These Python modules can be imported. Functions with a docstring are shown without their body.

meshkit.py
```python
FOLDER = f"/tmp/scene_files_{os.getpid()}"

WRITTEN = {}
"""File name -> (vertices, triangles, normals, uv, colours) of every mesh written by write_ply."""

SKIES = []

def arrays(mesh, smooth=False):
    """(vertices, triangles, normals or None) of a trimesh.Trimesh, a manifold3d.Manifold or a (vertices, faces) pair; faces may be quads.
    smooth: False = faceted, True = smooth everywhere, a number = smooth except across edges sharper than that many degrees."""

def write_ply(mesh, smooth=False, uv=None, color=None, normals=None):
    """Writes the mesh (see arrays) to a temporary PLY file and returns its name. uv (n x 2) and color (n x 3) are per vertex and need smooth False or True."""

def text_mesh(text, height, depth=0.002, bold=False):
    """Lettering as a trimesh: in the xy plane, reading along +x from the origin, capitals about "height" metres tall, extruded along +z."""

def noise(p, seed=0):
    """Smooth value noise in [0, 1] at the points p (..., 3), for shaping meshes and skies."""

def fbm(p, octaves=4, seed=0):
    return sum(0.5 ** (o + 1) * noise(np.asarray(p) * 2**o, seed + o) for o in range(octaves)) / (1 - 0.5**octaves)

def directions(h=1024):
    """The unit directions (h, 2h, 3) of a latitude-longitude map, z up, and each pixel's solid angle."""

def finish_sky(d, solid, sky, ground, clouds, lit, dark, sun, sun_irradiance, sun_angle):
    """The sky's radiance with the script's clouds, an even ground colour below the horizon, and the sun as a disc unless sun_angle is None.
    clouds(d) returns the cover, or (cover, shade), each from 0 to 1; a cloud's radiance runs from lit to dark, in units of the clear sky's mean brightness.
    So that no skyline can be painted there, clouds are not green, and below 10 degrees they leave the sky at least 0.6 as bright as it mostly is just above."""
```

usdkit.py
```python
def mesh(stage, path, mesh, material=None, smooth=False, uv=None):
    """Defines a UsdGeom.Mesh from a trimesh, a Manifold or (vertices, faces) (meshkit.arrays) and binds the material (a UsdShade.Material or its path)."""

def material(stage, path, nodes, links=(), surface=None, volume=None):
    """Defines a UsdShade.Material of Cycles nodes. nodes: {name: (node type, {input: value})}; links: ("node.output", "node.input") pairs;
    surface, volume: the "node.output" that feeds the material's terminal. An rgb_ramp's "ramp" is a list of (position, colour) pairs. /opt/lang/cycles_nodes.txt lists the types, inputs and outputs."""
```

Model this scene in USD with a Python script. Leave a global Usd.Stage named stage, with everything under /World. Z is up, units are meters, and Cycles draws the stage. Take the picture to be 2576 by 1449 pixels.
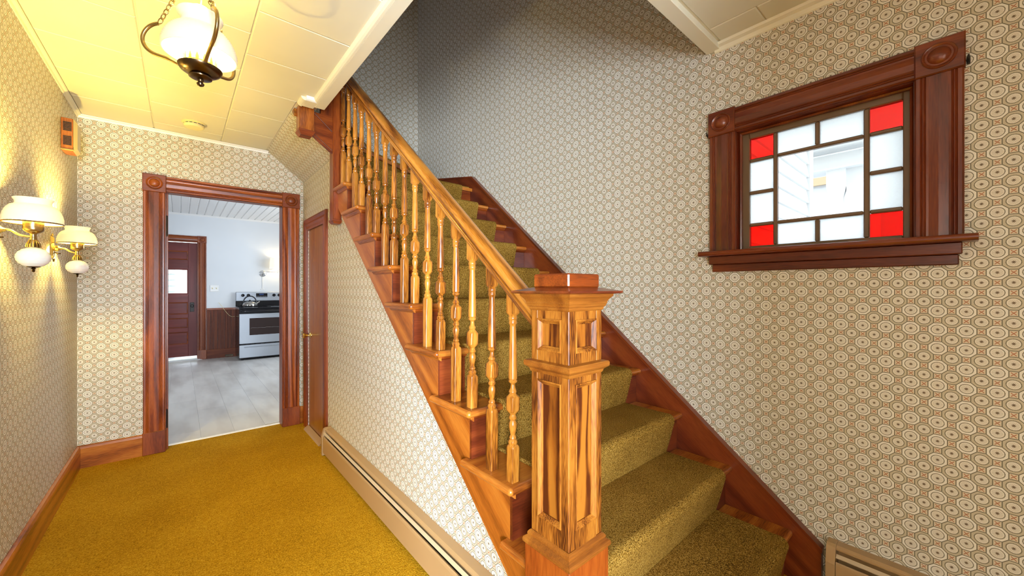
import math, random
import numpy as np
import trimesh
import shapely.geometry as sg
from pxr import Usd, UsdGeom, UsdLux, UsdShade, Gf, Sdf
import usdkit, meshkit

stage = Usd.Stage.CreateInMemory()
UsdGeom.SetStageUpAxis(stage, UsdGeom.Tokens.z)
UsdGeom.SetStageMetersPerUnit(stage, 1.0)
world = UsdGeom.Xform.Define(stage, '/World')
stage.SetDefaultPrim(world.GetPrim())
UsdGeom.Scope.Define(stage, '/World/Looks')
random.seed(7)
rng = np.random.default_rng(7)

# ------------------------------------------------------------------ camera, sky, large lights, exposure
FPX, YAW = 970.0, math.atan(835.0 / 970.0)
cam = UsdGeom.Camera.Define(stage, '/World/camera')
cam.CreateHorizontalApertureAttr(36.0)
cam.CreateVerticalApertureAttr(36.0 * 1449 / 2576)
cam.CreateFocalLengthAttr(36.0 * FPX / 2576)
cam.CreateClippingRangeAttr(Gf.Vec2f(0.02, 200))
_r = (math.cos(YAW), -math.sin(YAW), 0); _f = (math.sin(YAW), math.cos(YAW), 0)
UsdGeom.Xformable(cam).AddTransformOp().Set(Gf.Matrix4d(_r[0], _r[1], 0, 0, 0, 0, 1, 0, -_f[0], -_f[1], 0, 0, 0, 0, 1.25, 1))
cam.CreateExposureAttr(0.62)

dome = UsdLux.DomeLight.Define(stage, '/World/sky')
dome.CreateIntensityAttr(1.15)
dome.CreateColorAttr(Gf.Vec3f(0.90, 0.96, 1.0))


def rect_light(name, loc, aim, w, h, power, color):
    """A window's daylight: faces along AIM. POWER is the radiance."""
    l = UsdLux.RectLight.Define(stage, '/World/' + name)
    l.CreateWidthAttr(w); l.CreateHeightAttr(h); l.CreateIntensityAttr(power); l.CreateColorAttr(Gf.Vec3f(*color))
    z = -np.array(aim, float); z /= np.linalg.norm(z)
    x = np.cross([0, 0, 1.0], z) if abs(z[2]) < 0.9 else np.array([1.0, 0, 0]); x /= np.linalg.norm(x)
    y = np.cross(z, x)
    UsdGeom.Xformable(l).AddTransformOp().Set(Gf.Matrix4d(*x, 0, *y, 0, *z, 0, *loc, 1))


rect_light('daylight_entry', (-0.05, -2.55, 1.10), (0, 1, 0), 0.74, 1.7, 36.0, (0.74, 0.86, 1.0))
rect_light('daylight_parlor', (-1.7, -2.12, 1.15), (0.3, 1, 0), 0.85, 1.5, 95.0, (0.76, 0.87, 1.0))
rect_light('daylight_kitchen', (2.7, 6.4, 1.55), (-1, 0.1, 0), 1.6, 1.3, 4.8, (0.84, 0.93, 1.0))
rect_light('daylight_kitchen_near', (-1.9, 5.6, 1.55), (1, 0.0, 0), 1.3, 1.3, 2.4, (0.86, 0.93, 1.0))
rect_light('daylight_landing', (-1.35, 3.2, 3.9), (1, 0, -0.25), 0.9, 1.2, 1.3, (0.72, 0.80, 1.0))
LAMP = (1.0, 0.74, 0.16)

# ------------------------------------------------------------------ scene tree helpers
_used = {}


def numbered(parent, name):
    k = (parent, name); i = _used.get(k, -1) + 1; _used[k] = i
    return name if i == 0 else f'{name}_{i:03d}'


def path_of(p):
    return '/World' if p is None else str(p.GetPath())


def tag(prim, label=None, cat=None, group=None, kind=None):
    for k, v in (('label', label), ('category', cat), ('group', group), ('kind', kind)):
        if v:
            prim.SetCustomDataByKey(k, v)
    return prim


def thing(name, label, cat, loc=(0, 0, 0), group=None, kind=None):
    x = UsdGeom.Xform.Define(stage, '/World/' + numbered('/World', name))
    if any(loc):
        x.AddTranslateOp().Set(Gf.Vec3d(*loc))
    _loc[str(x.GetPath())] = np.array(loc, float)
    return tag(x.GetPrim(), label, cat, group, kind)


_loc = {}


def cat(*ms):
    ms = [m for m in (ms[0] if len(ms) == 1 and isinstance(ms[0], list) else ms)]
    return ms[0] if len(ms) == 1 else trimesh.util.concatenate(ms)


def part(name, mesh, m, parent=None, label=None, smooth=False, kind=None):
    """One Mesh prim; mesh is in world coordinates (parents only ever translate)."""
    pp = path_of(parent)
    mesh = cat(mesh) if isinstance(mesh, list) else mesh
    off = None
    for k, v in _loc.items():
        if (pp + '/').startswith(k + '/'):
            off = v
    if off is not None and np.any(off):
        mesh = mesh.copy(); mesh.apply_translation(-off)
    prim = usdkit.mesh(stage, pp + '/' + numbered(pp, name), mesh, M[m], smooth=smooth).GetPrim()
    return tag(prim, label, kind=kind)


# ------------------------------------------------------------------ mesh helpers
def hull(pts):
    return trimesh.convex.convex_hull(np.asarray(pts, float))


def box(x0, x1, y0, y1, z0, z1, b=0.0):
    lo, hi = np.minimum([x0, y0, z0], [x1, y1, z1]), np.maximum([x0, y0, z0], [x1, y1, z1])
    if b <= 0:
        m = trimesh.creation.box(extents=hi - lo); m.apply_translation((lo + hi) / 2); return m
    b = min(b, 0.45 * float((hi - lo).min()))
    pts = []
    for k in range(3):
        l, h = lo + b, hi - b
        l, h = l.copy(), h.copy(); l[k] = lo[k]; h[k] = hi[k]
        pts += [[(l, h)[i][0], (l, h)[j][1], (l, h)[n][2]] for i in (0, 1) for j in (0, 1) for n in (0, 1)]
    return hull(pts)


def frame_of(o, ex, ey, ez):
    t = np.eye(4); t[:3, 0], t[:3, 1], t[:3, 2], t[:3, 3] = ex, ey, ez, o
    return t


X, Y, Z = np.eye(3)


def prism(poly, o, ex, ey, ez, L):
    p = poly if hasattr(poly, 'exterior') else sg.Polygon(poly)
    m = trimesh.creation.extrude_polygon(p, L, engine='earcut')
    m.apply_transform(frame_of(o, ex, ey, ez))
    return m


def fix(m):
    m = trimesh.Trimesh(np.array(m.vertices), np.array(m.faces), process=True)
    if m.volume < 0:
        m.invert()
    return m


def lathe(prof, n=32, o=(0, 0, 0), ez=Z):
    """prof: (r, z) from the bottom up; closed onto the axis."""
    p = [(max(r, 0), z) for r, z in prof]
    if p[0][0] > 0: p = [(0, p[0][1])] + p
    if p[-1][0] > 0: p = p + [(0, p[-1][1])]
    m = trimesh.creation.revolve(np.array(p), sections=n)
    ez = np.asarray(ez, float) / np.linalg.norm(ez)
    ex = np.cross(ez, [0, 0, 1.0] if abs(ez[2]) < 0.9 else [0, 1.0, 0]); ex /= np.linalg.norm(ex)
    m.apply_transform(frame_of(o, ex, np.cross(ez, ex), ez))
    return fix(m)


def shell(prof, n=48, o=(0, 0, 0), t=0.003, bumps=None):
    """An open lathed wall of thickness t: prof (r, z) of its outside. bumps=(count round, rows, height)."""
    p = np.array(prof, float)
    d = np.gradient(p, axis=0); nrm = np.stack([d[:, 1], -d[:, 0]], 1); nrm /= np.linalg.norm(nrm, axis=1, keepdims=True) + 1e-9
    inner = p - nrm * t
    ang = np.arange(n) * 2 * np.pi / n
    def ring(q, bump):
        R = np.repeat(q[:, :1], n, 1)
        if bump:
            c, rows, h = bumps
            s = np.concatenate([[0], np.cumsum(np.linalg.norm(np.diff(p, axis=0), axis=1))]); s = s / s[-1] * rows
            R = R + h * np.clip(np.sin(s[:, None] * np.pi) * np.cos(ang[None] * c / 2), -1, 1) ** 2 * ((s > 0.3) & (s < rows - 0.3))[:, None]
        return np.stack([R * np.cos(ang), R * np.sin(ang), np.repeat(q[:, 1:], n, 1)], -1)
    a, b = ring(p, bumps), ring(inner[::-1], None)
    v = np.concatenate([a, b]); k = len(v)
    f = []
    for i in range(k):
        i2 = (i + 1) % k
        j = np.arange(n); j2 = (j + 1) % n
        f.append(np.stack([i * n + j, i * n + j2, i2 * n + j2, i2 * n + j], -1))
    f = np.concatenate(f); f = np.vstack([f[:, [0, 1, 2]], f[:, [0, 2, 3]]])
    m = trimesh.Trimesh(v.reshape(-1, 3), f, process=False)
    if m.volume < 0: m.invert()
    m.apply_translation(o)
    return m


def tube(pts, r, n=10, smooth_steps=0):
    p = np.asarray(pts, float)
    if smooth_steps:
        from scipy.interpolate import CubicSpline
        t = np.concatenate([[0], np.cumsum(np.linalg.norm(np.diff(p, axis=0), axis=1))])
        p = CubicSpline(t, p)(np.linspace(0, t[-1], smooth_steps))
    r = np.broadcast_to(r, (len(p),)) if np.ndim(r) == 0 else np.interp(np.linspace(0, 1, len(p)), np.linspace(0, 1, len(r)), r)
    tn = np.gradient(p, axis=0); tn /= np.linalg.norm(tn, axis=1, keepdims=True)
    a = np.cross(tn[0], [0, 0, 1.0] if abs(tn[0][2]) < 0.9 else [1.0, 0, 0]); a /= np.linalg.norm(a)
    v, ang = [], np.arange(n) * 2 * np.pi / n
    for k in range(len(p)):
        a = a - tn[k] * (a @ tn[k]); a /= np.linalg.norm(a); b = np.cross(tn[k], a)
        v.append(p[k] + r[k] * (np.cos(ang)[:, None] * a + np.sin(ang)[:, None] * b))
    v = np.concatenate(v + [p[:1], p[-1:]]); L = len(p)
    f = []
    for i in range(L - 1):
        for j in range(n):
            q = [i * n + j, i * n + (j + 1) % n, (i + 1) * n + (j + 1) % n, (i + 1) * n + j]
            f += [q[:3], [q[0], q[2], q[3]]]
    for j in range(n):
        f += [[L * n, (j + 1) % n, j], [L * n + 1, (L - 1) * n + j, (L - 1) * n + (j + 1) % n]]
    m = trimesh.Trimesh(v, f, process=False)
    if m.volume < 0: m.invert()
    return m


def frame(rect, prof, o, eu, ev, en, sides=(0, 1, 2, 3)):
    """Mitred moulding round the rectangle (u0, u1, v0, v1): closed profile of (outward, proud) points. Sides: bottom, right, top, left."""
    u0, u1, v0, v1 = rect
    o, eu, ev, en = (np.asarray(x, float) for x in (o, eu, ev, en))
    def corner(c, s, d):
        su, sv = ((-1, -1), (1, -1), (1, 1), (-1, 1))[c]
        u, v = ((u0, v0), (u1, v0), (u1, v1), (u0, v1))[c]
        return o + (u + su * s) * eu + (v + sv * s) * ev + d * en
    out, k = [], len(prof)
    tv, tri = trimesh.creation.triangulate_polygon(sg.Polygon(prof), engine='earcut')
    tri = np.array([int(np.argmin(np.linalg.norm(np.array(prof, float) - q, axis=1))) for q in tv])[tri]
    for c in sides:
        va = [corner(c, *q) for q in prof]; vb = [corner((c + 1) % 4, *q) for q in prof]
        f = []
        for i in range(k):
            j = (i + 1) % k
            f += [[i, j, k + j], [i, k + j, k + i]]
        f += [list(t[::-1]) for t in tri] + [list(t + k) for t in tri]
        m = trimesh.Trimesh(np.array(va + vb), np.array(f), process=False)
        if m.volume < 0: m.invert()
        out.append(m)
    return cat(out)


def loft(secs, o=(0, 0, 0), n=32):
    """Upright turned piece: (z, half width, squareness 0..1)."""
    ang = (np.arange(n) + 0.0) * 2 * np.pi / n
    sq = 1 / np.maximum(np.abs(np.cos(ang)), np.abs(np.sin(ang)))
    v = [np.stack([h * (1 - q + q * sq) * np.cos(ang), h * (1 - q + q * sq) * np.sin(ang), np.full(n, z)], 1) for z, h, q in secs]
    L = len(v)
    v = np.concatenate(v + [[[0, 0, secs[0][0]]], [[0, 0, secs[-1][0]]]])
    f = []
    for i in range(L - 1):
        for j in range(n):
            q = [i * n + j, i * n + (j + 1) % n, (i + 1) * n + (j + 1) % n, (i + 1) * n + j]
            f += [q[:3], [q[0], q[2], q[3]]]
    for j in range(n):
        f += [[L * n, (j + 1) % n, j], [L * n + 1, (L - 1) * n + j, (L - 1) * n + (j + 1) % n]]
    m = trimesh.Trimesh(v, f, process=False)
    m.apply_translation(o)
    return m


def arc(cx, cy, r, a0, a1, n=6):
    return [(cx + r * math.cos(t), cy + r * math.sin(t)) for t in np.linspace(math.radians(a0), math.radians(a1), n)]


# ------------------------------------------------------------------ materials
class G:
    def __init__(s): s.n, s.l = {}, []
    def node(s, kind, **inp):
        name = f'n{len(s.n)}'; vals = {}
        for k, v in inp.items():
            if isinstance(v, str) and '.' in v and v.split('.')[0] in s.n:
                s.l.append((v, f'{name}.{k}'))
            else:
                vals[k] = v
        s.n[name] = (kind, vals)
        return name
    def m(s, op, a, b=None, c=None):
        d = {'math_type': op, 'value1': a}
        if b is not None: d['value2'] = b
        if c is not None: d['value3'] = c
        return s.node('math', **d) + '.value'
    def mix(s, fac, a, b, how='mix'):
        return s.node('mix', mix_type=how, fac=fac, color1=a, color2=b) + '.color'
    def make(s, name, surface):
        return usdkit.material(stage, '/World/Looks/' + name, s.n, s.l, surface=surface)


M = {}


def plain(name, color, rough=0.5, metal=0.0, **kw):
    g = G(); p = g.node('principled_bsdf', base_color=color, roughness=rough, metallic=metal, **kw)
    M[name] = g.make(name, p + '.BSDF')


def noisy(name, c1, c2, scale=20.0, rough=0.6, bump=0.0, detail=3.0, stretch=(1, 1, 1), lo=0.35, hi=0.65, rand=0.0, **kw):
    g = G(); t = g.node('texture_coordinate'); mp = g.node('mapping', vector=t + '.object', scale=stretch)
    n = g.node('noise_texture', vector=mp + '.vector', scale=scale, detail=detail)
    r = g.node('rgb_ramp', ramp=[(lo, c1), (hi, c2)], fac=n + '.fac')
    col = r + '.color'
    if rand:
        oi = g.node('object_info')
        v = g.m('multiply_add', oi + '.random', rand, 1 - rand / 2)
        col = g.node('hsv', value=v, color=col) + '.color'
    d = dict(base_color=col, roughness=rough, **kw)
    if bump:
        b = g.node('bump', height=n + '.fac', strength=bump, distance=0.002); d['normal'] = b + '.normal'
    p = g.node('principled_bsdf', **d)
    M[name] = g.make(name, p + '.BSDF')


def wood(name, axis, light, mid, dark, rough=0.28, scale=1.0, flame=1.0, coat=0.3, rand=0.18, rot=None, ring=0.55, fine=0.6, fscale=240.0, along=0.09, spec=0.4):
    """Varnished pine: dark late-wood bands along AXIS with fine streaks."""
    g = G(); t = g.node('texture_coordinate'); oi = g.node('object_info')
    off = g.node('combine_xyz', x=g.m('multiply', oi + '.random', 13.7), y=g.m('multiply', oi + '.random', 7.3), z=g.m('multiply', oi + '.random', 5.1))
    src = t + '.object'
    if rot:
        src = g.node('mapping', vector=src, rotation=rot) + '.vector'
    v = g.node('vector_math', math_type='add', vector1=src, vector2=off + '.vector')
    st = [1.0, 1.0, 1.0]; st['xyz'.index(axis)] = along
    mp = g.node('mapping', vector=v + '.vector', scale=tuple(st))
    big = g.node('noise_texture', vector=mp + '.vector', scale=5.0 * scale, detail=1.5, distortion=0.4)
    rg_ = g.m('multiply', g.m('sine', g.m('multiply', big + '.fac', 46.0 * flame)), 0.5 * ring)
    fn = g.node('noise_texture', vector=mp + '.vector', scale=fscale * scale, detail=1.0)
    mid_n = g.node('noise_texture', vector=mp + '.vector', scale=26.0 * scale, detail=1.0)
    h = g.m('add', g.m('add', g.m('multiply_add', fn + '.fac', fine, 0.5 - 0.5 * fine), rg_), g.m('multiply_add', mid_n + '.fac', 0.5, -0.25))
    r = g.node('rgb_ramp', ramp=[(0.20, light), (0.52, mid), (0.90, dark)], fac=h)
    val = g.m('multiply_add', oi + '.random', rand, 1 - rand / 2)
    col = g.node('hsv', value=val, color=r + '.color') + '.color'
    b = g.node('bump', height=h, strength=0.12, distance=0.001)
    p = g.node('principled_bsdf', base_color=col, roughness=rough, specular_ior_level=spec, normal=b + '.normal', coat_weight=coat, coat_roughness=0.18)
    M[name] = g.make(name, p + '.BSDF')


PITCH = 0.0658


def wallpaper(name, ucoef, vcoef, u0, v0):
    """Octagon and square geometric wallpaper printed on cream paper."""
    g = G(); pos = g.node('geometry') + '.position'
    def lin(c, c0):
        d = g.node('vector_math', math_type='dot_product', vector1=pos, vector2=tuple(c))
        return g.m('divide', g.m('subtract', d + '.value', c0), PITCH)
    pu, pv = lin(ucoef, u0), lin(vcoef, v0)
    a, b = g.m('add', pu, pv), g.m('subtract', pu, pv)
    ra, rb = g.m('round', a), g.m('round', b)
    fa, fb = g.m('subtract', a, ra), g.m('subtract', b, rb)
    du = g.m('multiply', g.m('add', fa, fb), 0.5); dv = g.m('multiply', g.m('subtract', fa, fb), 0.5)
    odd = g.m('floored_modulo', g.m('add', ra, rb), 2.0)
    odd = g.m('greater_than', odd, 0.5)
    au, av = g.m('absolute', du), g.m('absolute', dv)
    mx, mn = g.m('maximum', au, av), g.m('minimum', au, av)
    r = g.m('sqrt', g.m('add', g.m('multiply', du, du), g.m('multiply', dv, dv)))
    ang = g.m('arctan2', du, dv)
    def below(x, t): return g.m('less_than', x, t)
    def above(x, t): return g.m('greater_than', x, t)
    def both(x, y): return g.m('multiply', x, y)
    def either(x, y): return g.m('maximum', x, y)
    white, tan = (0.82, 0.80, 0.73), (0.56, 0.505, 0.375)
    line, cream = (0.17, 0.15, 0.10), (0.82, 0.785, 0.70)
    col = g.mix(odd, white, tan)
    col = g.mix(below(r, 0.222), col, cream)
    teeth = g.m('multiply_add', g.m('sine', g.m('multiply', ang, 34.0)), 0.011, 0.016)
    ring = below(g.m('absolute', g.m('subtract', r, 0.236)), teeth)
    col = g.mix(ring, col, line)
    spoke = both(above(g.m('sine', g.m('multiply', ang, 24.0)), 0.45), both(above(r, 0.06), below(r, 0.185)))
    col = g.mix(g.m('multiply', spoke, 0.75), col, (0.36, 0.31, 0.22))
    star = below(r, g.m('multiply_add', g.m('sine', g.m('multiply', ang, 8.0)), 0.02, 0.06))
    col = g.mix(star, col, (0.17, 0.12, 0.075))
    sq = above(mx, 0.35)
    col = g.mix(sq, col, (0.68, 0.605, 0.455))
    su = g.m('subtract', 0.5, mx)
    petal = both(below(g.m('absolute', g.m('subtract', su, mn)), 0.026), both(below(mn, 0.092), below(su, 0.092)))
    petal = both(petal, sq)
    petal = g.m('maximum', petal, both(sq, below(g.m('add', su, mn), 0.035)))
    col = g.mix(petal, col, (0.44, 0.19, 0.105))
    edge = g.m('subtract', 0.5, g.m('maximum', g.m('absolute', fa), g.m('absolute', fb)))
    l1 = both(below(edge, 0.024), below(mx, 0.35))
    l2 = below(g.m('absolute', g.m('subtract', mx, 0.352)), 0.018)
    col = g.mix(either(l1, l2), col, line)
    nz = g.node('noise_texture', vector=pos, scale=1.3, detail=2.0)
    col = g.mix(0.25, col, g.mix(g.m('multiply', nz + '.fac', 0.7), col, (0.50, 0.44, 0.33), 'multiply'))
    p = g.node('principled_bsdf', base_color=col, roughness=0.48, specular_ior_level=0.35)
    M[name] = g.make(name, p + '.BSDF')


def glass(name, tint, frost=0.0, gloss=0.05):
    g = G()
    tr = g.node('transparent_bsdf', color=tint); gl = g.node('glossy_bsdf', color=(1, 1, 1), roughness=gloss)
    fr = g.node('fresnel', IOR=1.5)
    base = tr + '.BSDF'
    if frost:
        t = g.node('texture_coordinate'); n = g.node('noise_texture', vector=t + '.object', scale=190.0, detail=2.0)
        bp = g.node('bump', height=n + '.fac', strength=0.9, distance=0.002)
        tl = g.node('translucent_bsdf', color=tuple(min(1, c * 0.95) for c in tint), normal=bp + '.normal')
        base = g.node('mix_closure', fac=frost, closure1=tr + '.BSDF', closure2=tl + '.BSDF') + '.closure'
    mx = g.node('mix_closure', fac=g.m('minimum', fr + '.fac', 0.6), closure1=base, closure2=gl + '.BSDF')
    M[name] = g.make(name, mx + '.closure')


def shade_glass(name, glow, strength, color=(0.88, 0.84, 0.74), thru=0.075):
    """Opal glass that lets the bulb inside shine through."""
    g = G()
    d = g.node('principled_bsdf', base_color=color, roughness=0.25, emission_color=glow, emission_strength=strength)
    t = g.node('translucent_bsdf', color=color)
    mx = g.node('mix_closure', fac=thru, closure1=d + '.BSDF', closure2=t + '.BSDF')
    M[name] = g.make(name, mx + '.closure')


GOLD = ((0.49, 0.195, 0.026), (0.35, 0.118, 0.012), (0.11, 0.027, 0.004))
ORNG = ((0.46, 0.155, 0.020), (0.34, 0.092, 0.010), (0.14, 0.030, 0.004))
REDW = ((0.29, 0.066, 0.007), (0.20, 0.036, 0.004), (0.07, 0.011, 0.002))
DRED = ((0.20, 0.040, 0.009), (0.13, 0.022, 0.006), (0.05, 0.008, 0.003))
MAHO = ((0.20, 0.034, 0.028), (0.15, 0.024, 0.020), (0.09, 0.013, 0.011))
for ax in 'xyz':
    wood('pine_gold_' + ax, ax, *GOLD, ring=0.5, fine=1.1, rand=0.10)
    wood('pine_mould_' + ax, ax, (0.30, 0.108, 0.013), (0.22, 0.067, 0.007), (0.09, 0.020, 0.003), ring=0.25, fine=0.45, rand=0.06, rough=0.45, coat=0.03, spec=0.25)
    wood('pine_newel_' + ax, ax, (0.33, 0.120, 0.014), (0.225, 0.068, 0.007), (0.055, 0.012, 0.002), ring=0.45, fine=1.25, fscale=300.0, rand=0.06, rough=0.44, coat=0.03, spec=0.25)
    wood('pine_orange_' + ax, ax, *ORNG, ring=0.45, fine=0.7)
    wood('pine_panel_' + ax, ax, (0.33, 0.118, 0.013), (0.245, 0.074, 0.007), (0.07, 0.014, 0.002), ring=0.95, fine=0.35, flame=0.62, scale=2.4, fscale=100.0, along=0.13, rand=0.05, rough=0.44, coat=0.03, spec=0.25)
    wood('red_wood_' + ax, ax, *REDW, ring=0.3, fine=0.6, flame=0.6, coat=0.10, rough=0.36)
    wood('casing_' + ax, ax, (0.37, 0.088, 0.008), (0.23, 0.042, 0.004), (0.07, 0.011, 0.002), ring=0.5, fine=0.5, flame=0.7, scale=1.7, along=0.07, coat=0.12, rough=0.34)
    wood('wainscot_' + ax, ax, (0.20, 0.048, 0.014), (0.15, 0.032, 0.010), (0.07, 0.014, 0.005), ring=0.3, fine=0.4, coat=0.0, rough=0.55)
    wood('dark_red_' + ax, ax, *DRED, ring=0.35, fine=0.5, flame=0.6)
    wood('mahogany_' + ax, ax, *MAHO, flame=0.5, ring=0.25, fine=0.3, rough=0.5, coat=0.05)
wood('pine_rail', 'y', *GOLD, rot=(-math.atan(0.82), 0, 0), rough=0.2)
wood('pine_stringer', 'y', *ORNG, ring=0.4, fine=0.4, flame=0.5, rot=(-math.atan(0.81), 0, 0))
wood('red_stringer', 'y', *DRED, ring=0.4, fine=0.4, flame=0.5, rot=(-math.atan(0.81), 0, 0))
wood('plywood_door', 'z', (0.36, 0.15, 0.035), (0.31, 0.115, 0.024), (0.20, 0.06, 0.012), flame=0.4, rough=0.22, ring=0.25, fine=0.4)
wallpaper('paper_right', Y, Z, 0.249, 1.169)
wallpaper('paper_left', Y, Z, 0.10, 1.20)
wallpaper('paper_stair', Y, Z, 1.273, 0.301)
wallpaper('paper_back', X, Z, -0.492, 2.414)
wallpaper('paper_soffit', Y, (-0.784, 0, 0.621), 0.1, 0.2)


def carpet(name, ramp, scale, bump, big, mott=0.18):
    g = G(); t = g.node('texture_coordinate')
    n = g.node('noise_texture', vector=t + '.object', scale=scale, detail=2.0, roughness=0.6)
    w = g.node('noise_texture', vector=t + '.object', scale=big, detail=3.0)
    w2 = g.node('noise_texture', vector=t + '.object', scale=scale * 0.3, detail=1.0)
    h = g.m('add', g.m('multiply', n + '.fac', 0.84 - mott), g.m('add', g.m('multiply', w + '.fac', 0.16), g.m('multiply', w2 + '.fac', mott)))
    r = g.node('rgb_ramp', ramp=ramp, fac=h)
    b = g.node('bump', height=n + '.fac', strength=bump, distance=0.006)
    p = g.node('principled_bsdf', base_color=r + '.color', roughness=1.0, specular_ior_level=0.05, normal=b + '.normal')
    M[name] = g.make(name, p + '.BSDF')


carpet('mustard_carpet', [(0.34, (0.22, 0.105, 0.003)), (0.5, (0.42, 0.215, 0.008)), (0.64, (0.57, 0.345, 0.024))], 150.0, 0.9, 3.0)
carpet('tweed_carpet', [(0.38, (0.055, 0.028, 0.005)), (0.50, (0.26, 0.132, 0.017)), (0.62, (0.46, 0.285, 0.065))], 300.0, 0.8, 3.0, 0.05)
noisy('cream_panel', (0.70, 0.66, 0.51), (0.73, 0.69, 0.54), 3.0, 0.45)
plain('cream_paint', (0.76, 0.715, 0.56), 0.4)
plain('white_paint', (0.86, 0.86, 0.86), 0.4)
noisy('kitchen_plaster', (0.74, 0.77, 0.81), (0.77, 0.80, 0.84), 2.0, 0.6)
noisy('vinyl_plank', (0.50, 0.47, 0.45), (0.68, 0.66, 0.64), 5.0, 0.35, stretch=(1, 0.25, 1), lo=0.3, hi=0.6, rand=0.12)
plain('dark_gap', (0.01, 0.01, 0.012), 0.8)
plain('tan_enamel', (0.40, 0.25, 0.115), 0.38)
plain('tan_lip', (0.55, 0.42, 0.27), 0.3)
plain('brass', (0.75, 0.56, 0.20), 0.22, 1.0)
plain('antique_brass', (0.42, 0.30, 0.13), 0.28, 1.0)
plain('bronze', (0.13, 0.085, 0.045), 0.25, 1.0)
plain('iron', (0.03, 0.026, 0.024), 0.4, 0.6)
plain('steel', (0.42, 0.45, 0.50), 0.34, 0.4)
plain('chrome', (0.75, 0.75, 0.76), 0.15, 1.0)
plain('black_enamel', (0.008, 0.008, 0.012), 0.12)
plain('oven_glass', (0.035, 0.022, 0.022), 0.08)
plain('display_blue', (0.02, 0.05, 0.16), 0.2)
plain('kettle_steel', (0.42, 0.40, 0.37), 0.12, 1.0)
plain('plastic_ivory', (0.80, 0.70, 0.38), 0.45)
plain('plastic_white', (0.85, 0.85, 0.84), 0.35)
plain('milk_glass', (0.88, 0.88, 0.88), 0.2, subsurface_weight=0.3, subsurface_scale=0.01)
plain('cover_plastic', (0.46, 0.36, 0.15), 0.25)
plain('exterior_white', (0.60, 0.62, 0.64), 0.6)
plain('exterior_grey', (0.36, 0.38, 0.40), 0.6)
plain('exterior_dull', (0.42, 0.43, 0.45), 0.6)
plain('exterior_mint', (0.40, 0.47, 0.45), 0.6)
plain('exterior_tan', (0.42, 0.31, 0.19), 0.7)
noisy('gravel', (0.45, 0.45, 0.44), (0.6, 0.6, 0.58), 40.0, 0.9)
plain('dark_sash', (0.16, 0.095, 0.05), 0.35)
plain('plaster_upstairs', (0.70, 0.66, 0.58), 0.6)
glass('clear_pane', (0.97, 0.99, 1.0))
glass('red_pane', (1.0, 0.012, 0.003))
glass('frosted_pane', (0.95, 0.99, 1.0), frost=0.72, gloss=0.25)
shade_glass('opal_shade', (1.0, 0.82, 0.50), 0.12)
shade_glass('opal_chimney', (1.0, 0.75, 0.20), 20.0)
shade_glass('linen_shade', (1.0, 0.80, 0.46), 0.62)

# ------------------------------------------------------------------ dimensions
XL, W, SX, D, YF, ZC = -0.54, 0.868, 0.845, 2.03, 3.985, 2.455
ZU, UP = 5.05, 2.73               # upstairs ceiling, upstairs floor
nose = lambda k: 0.95 + 0.24 * (k - 3)
top = lambda k: 0.594 + 0.194 * (k - 3)
YB = 4.095                        # kitchen face of the hall's back wall

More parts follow.
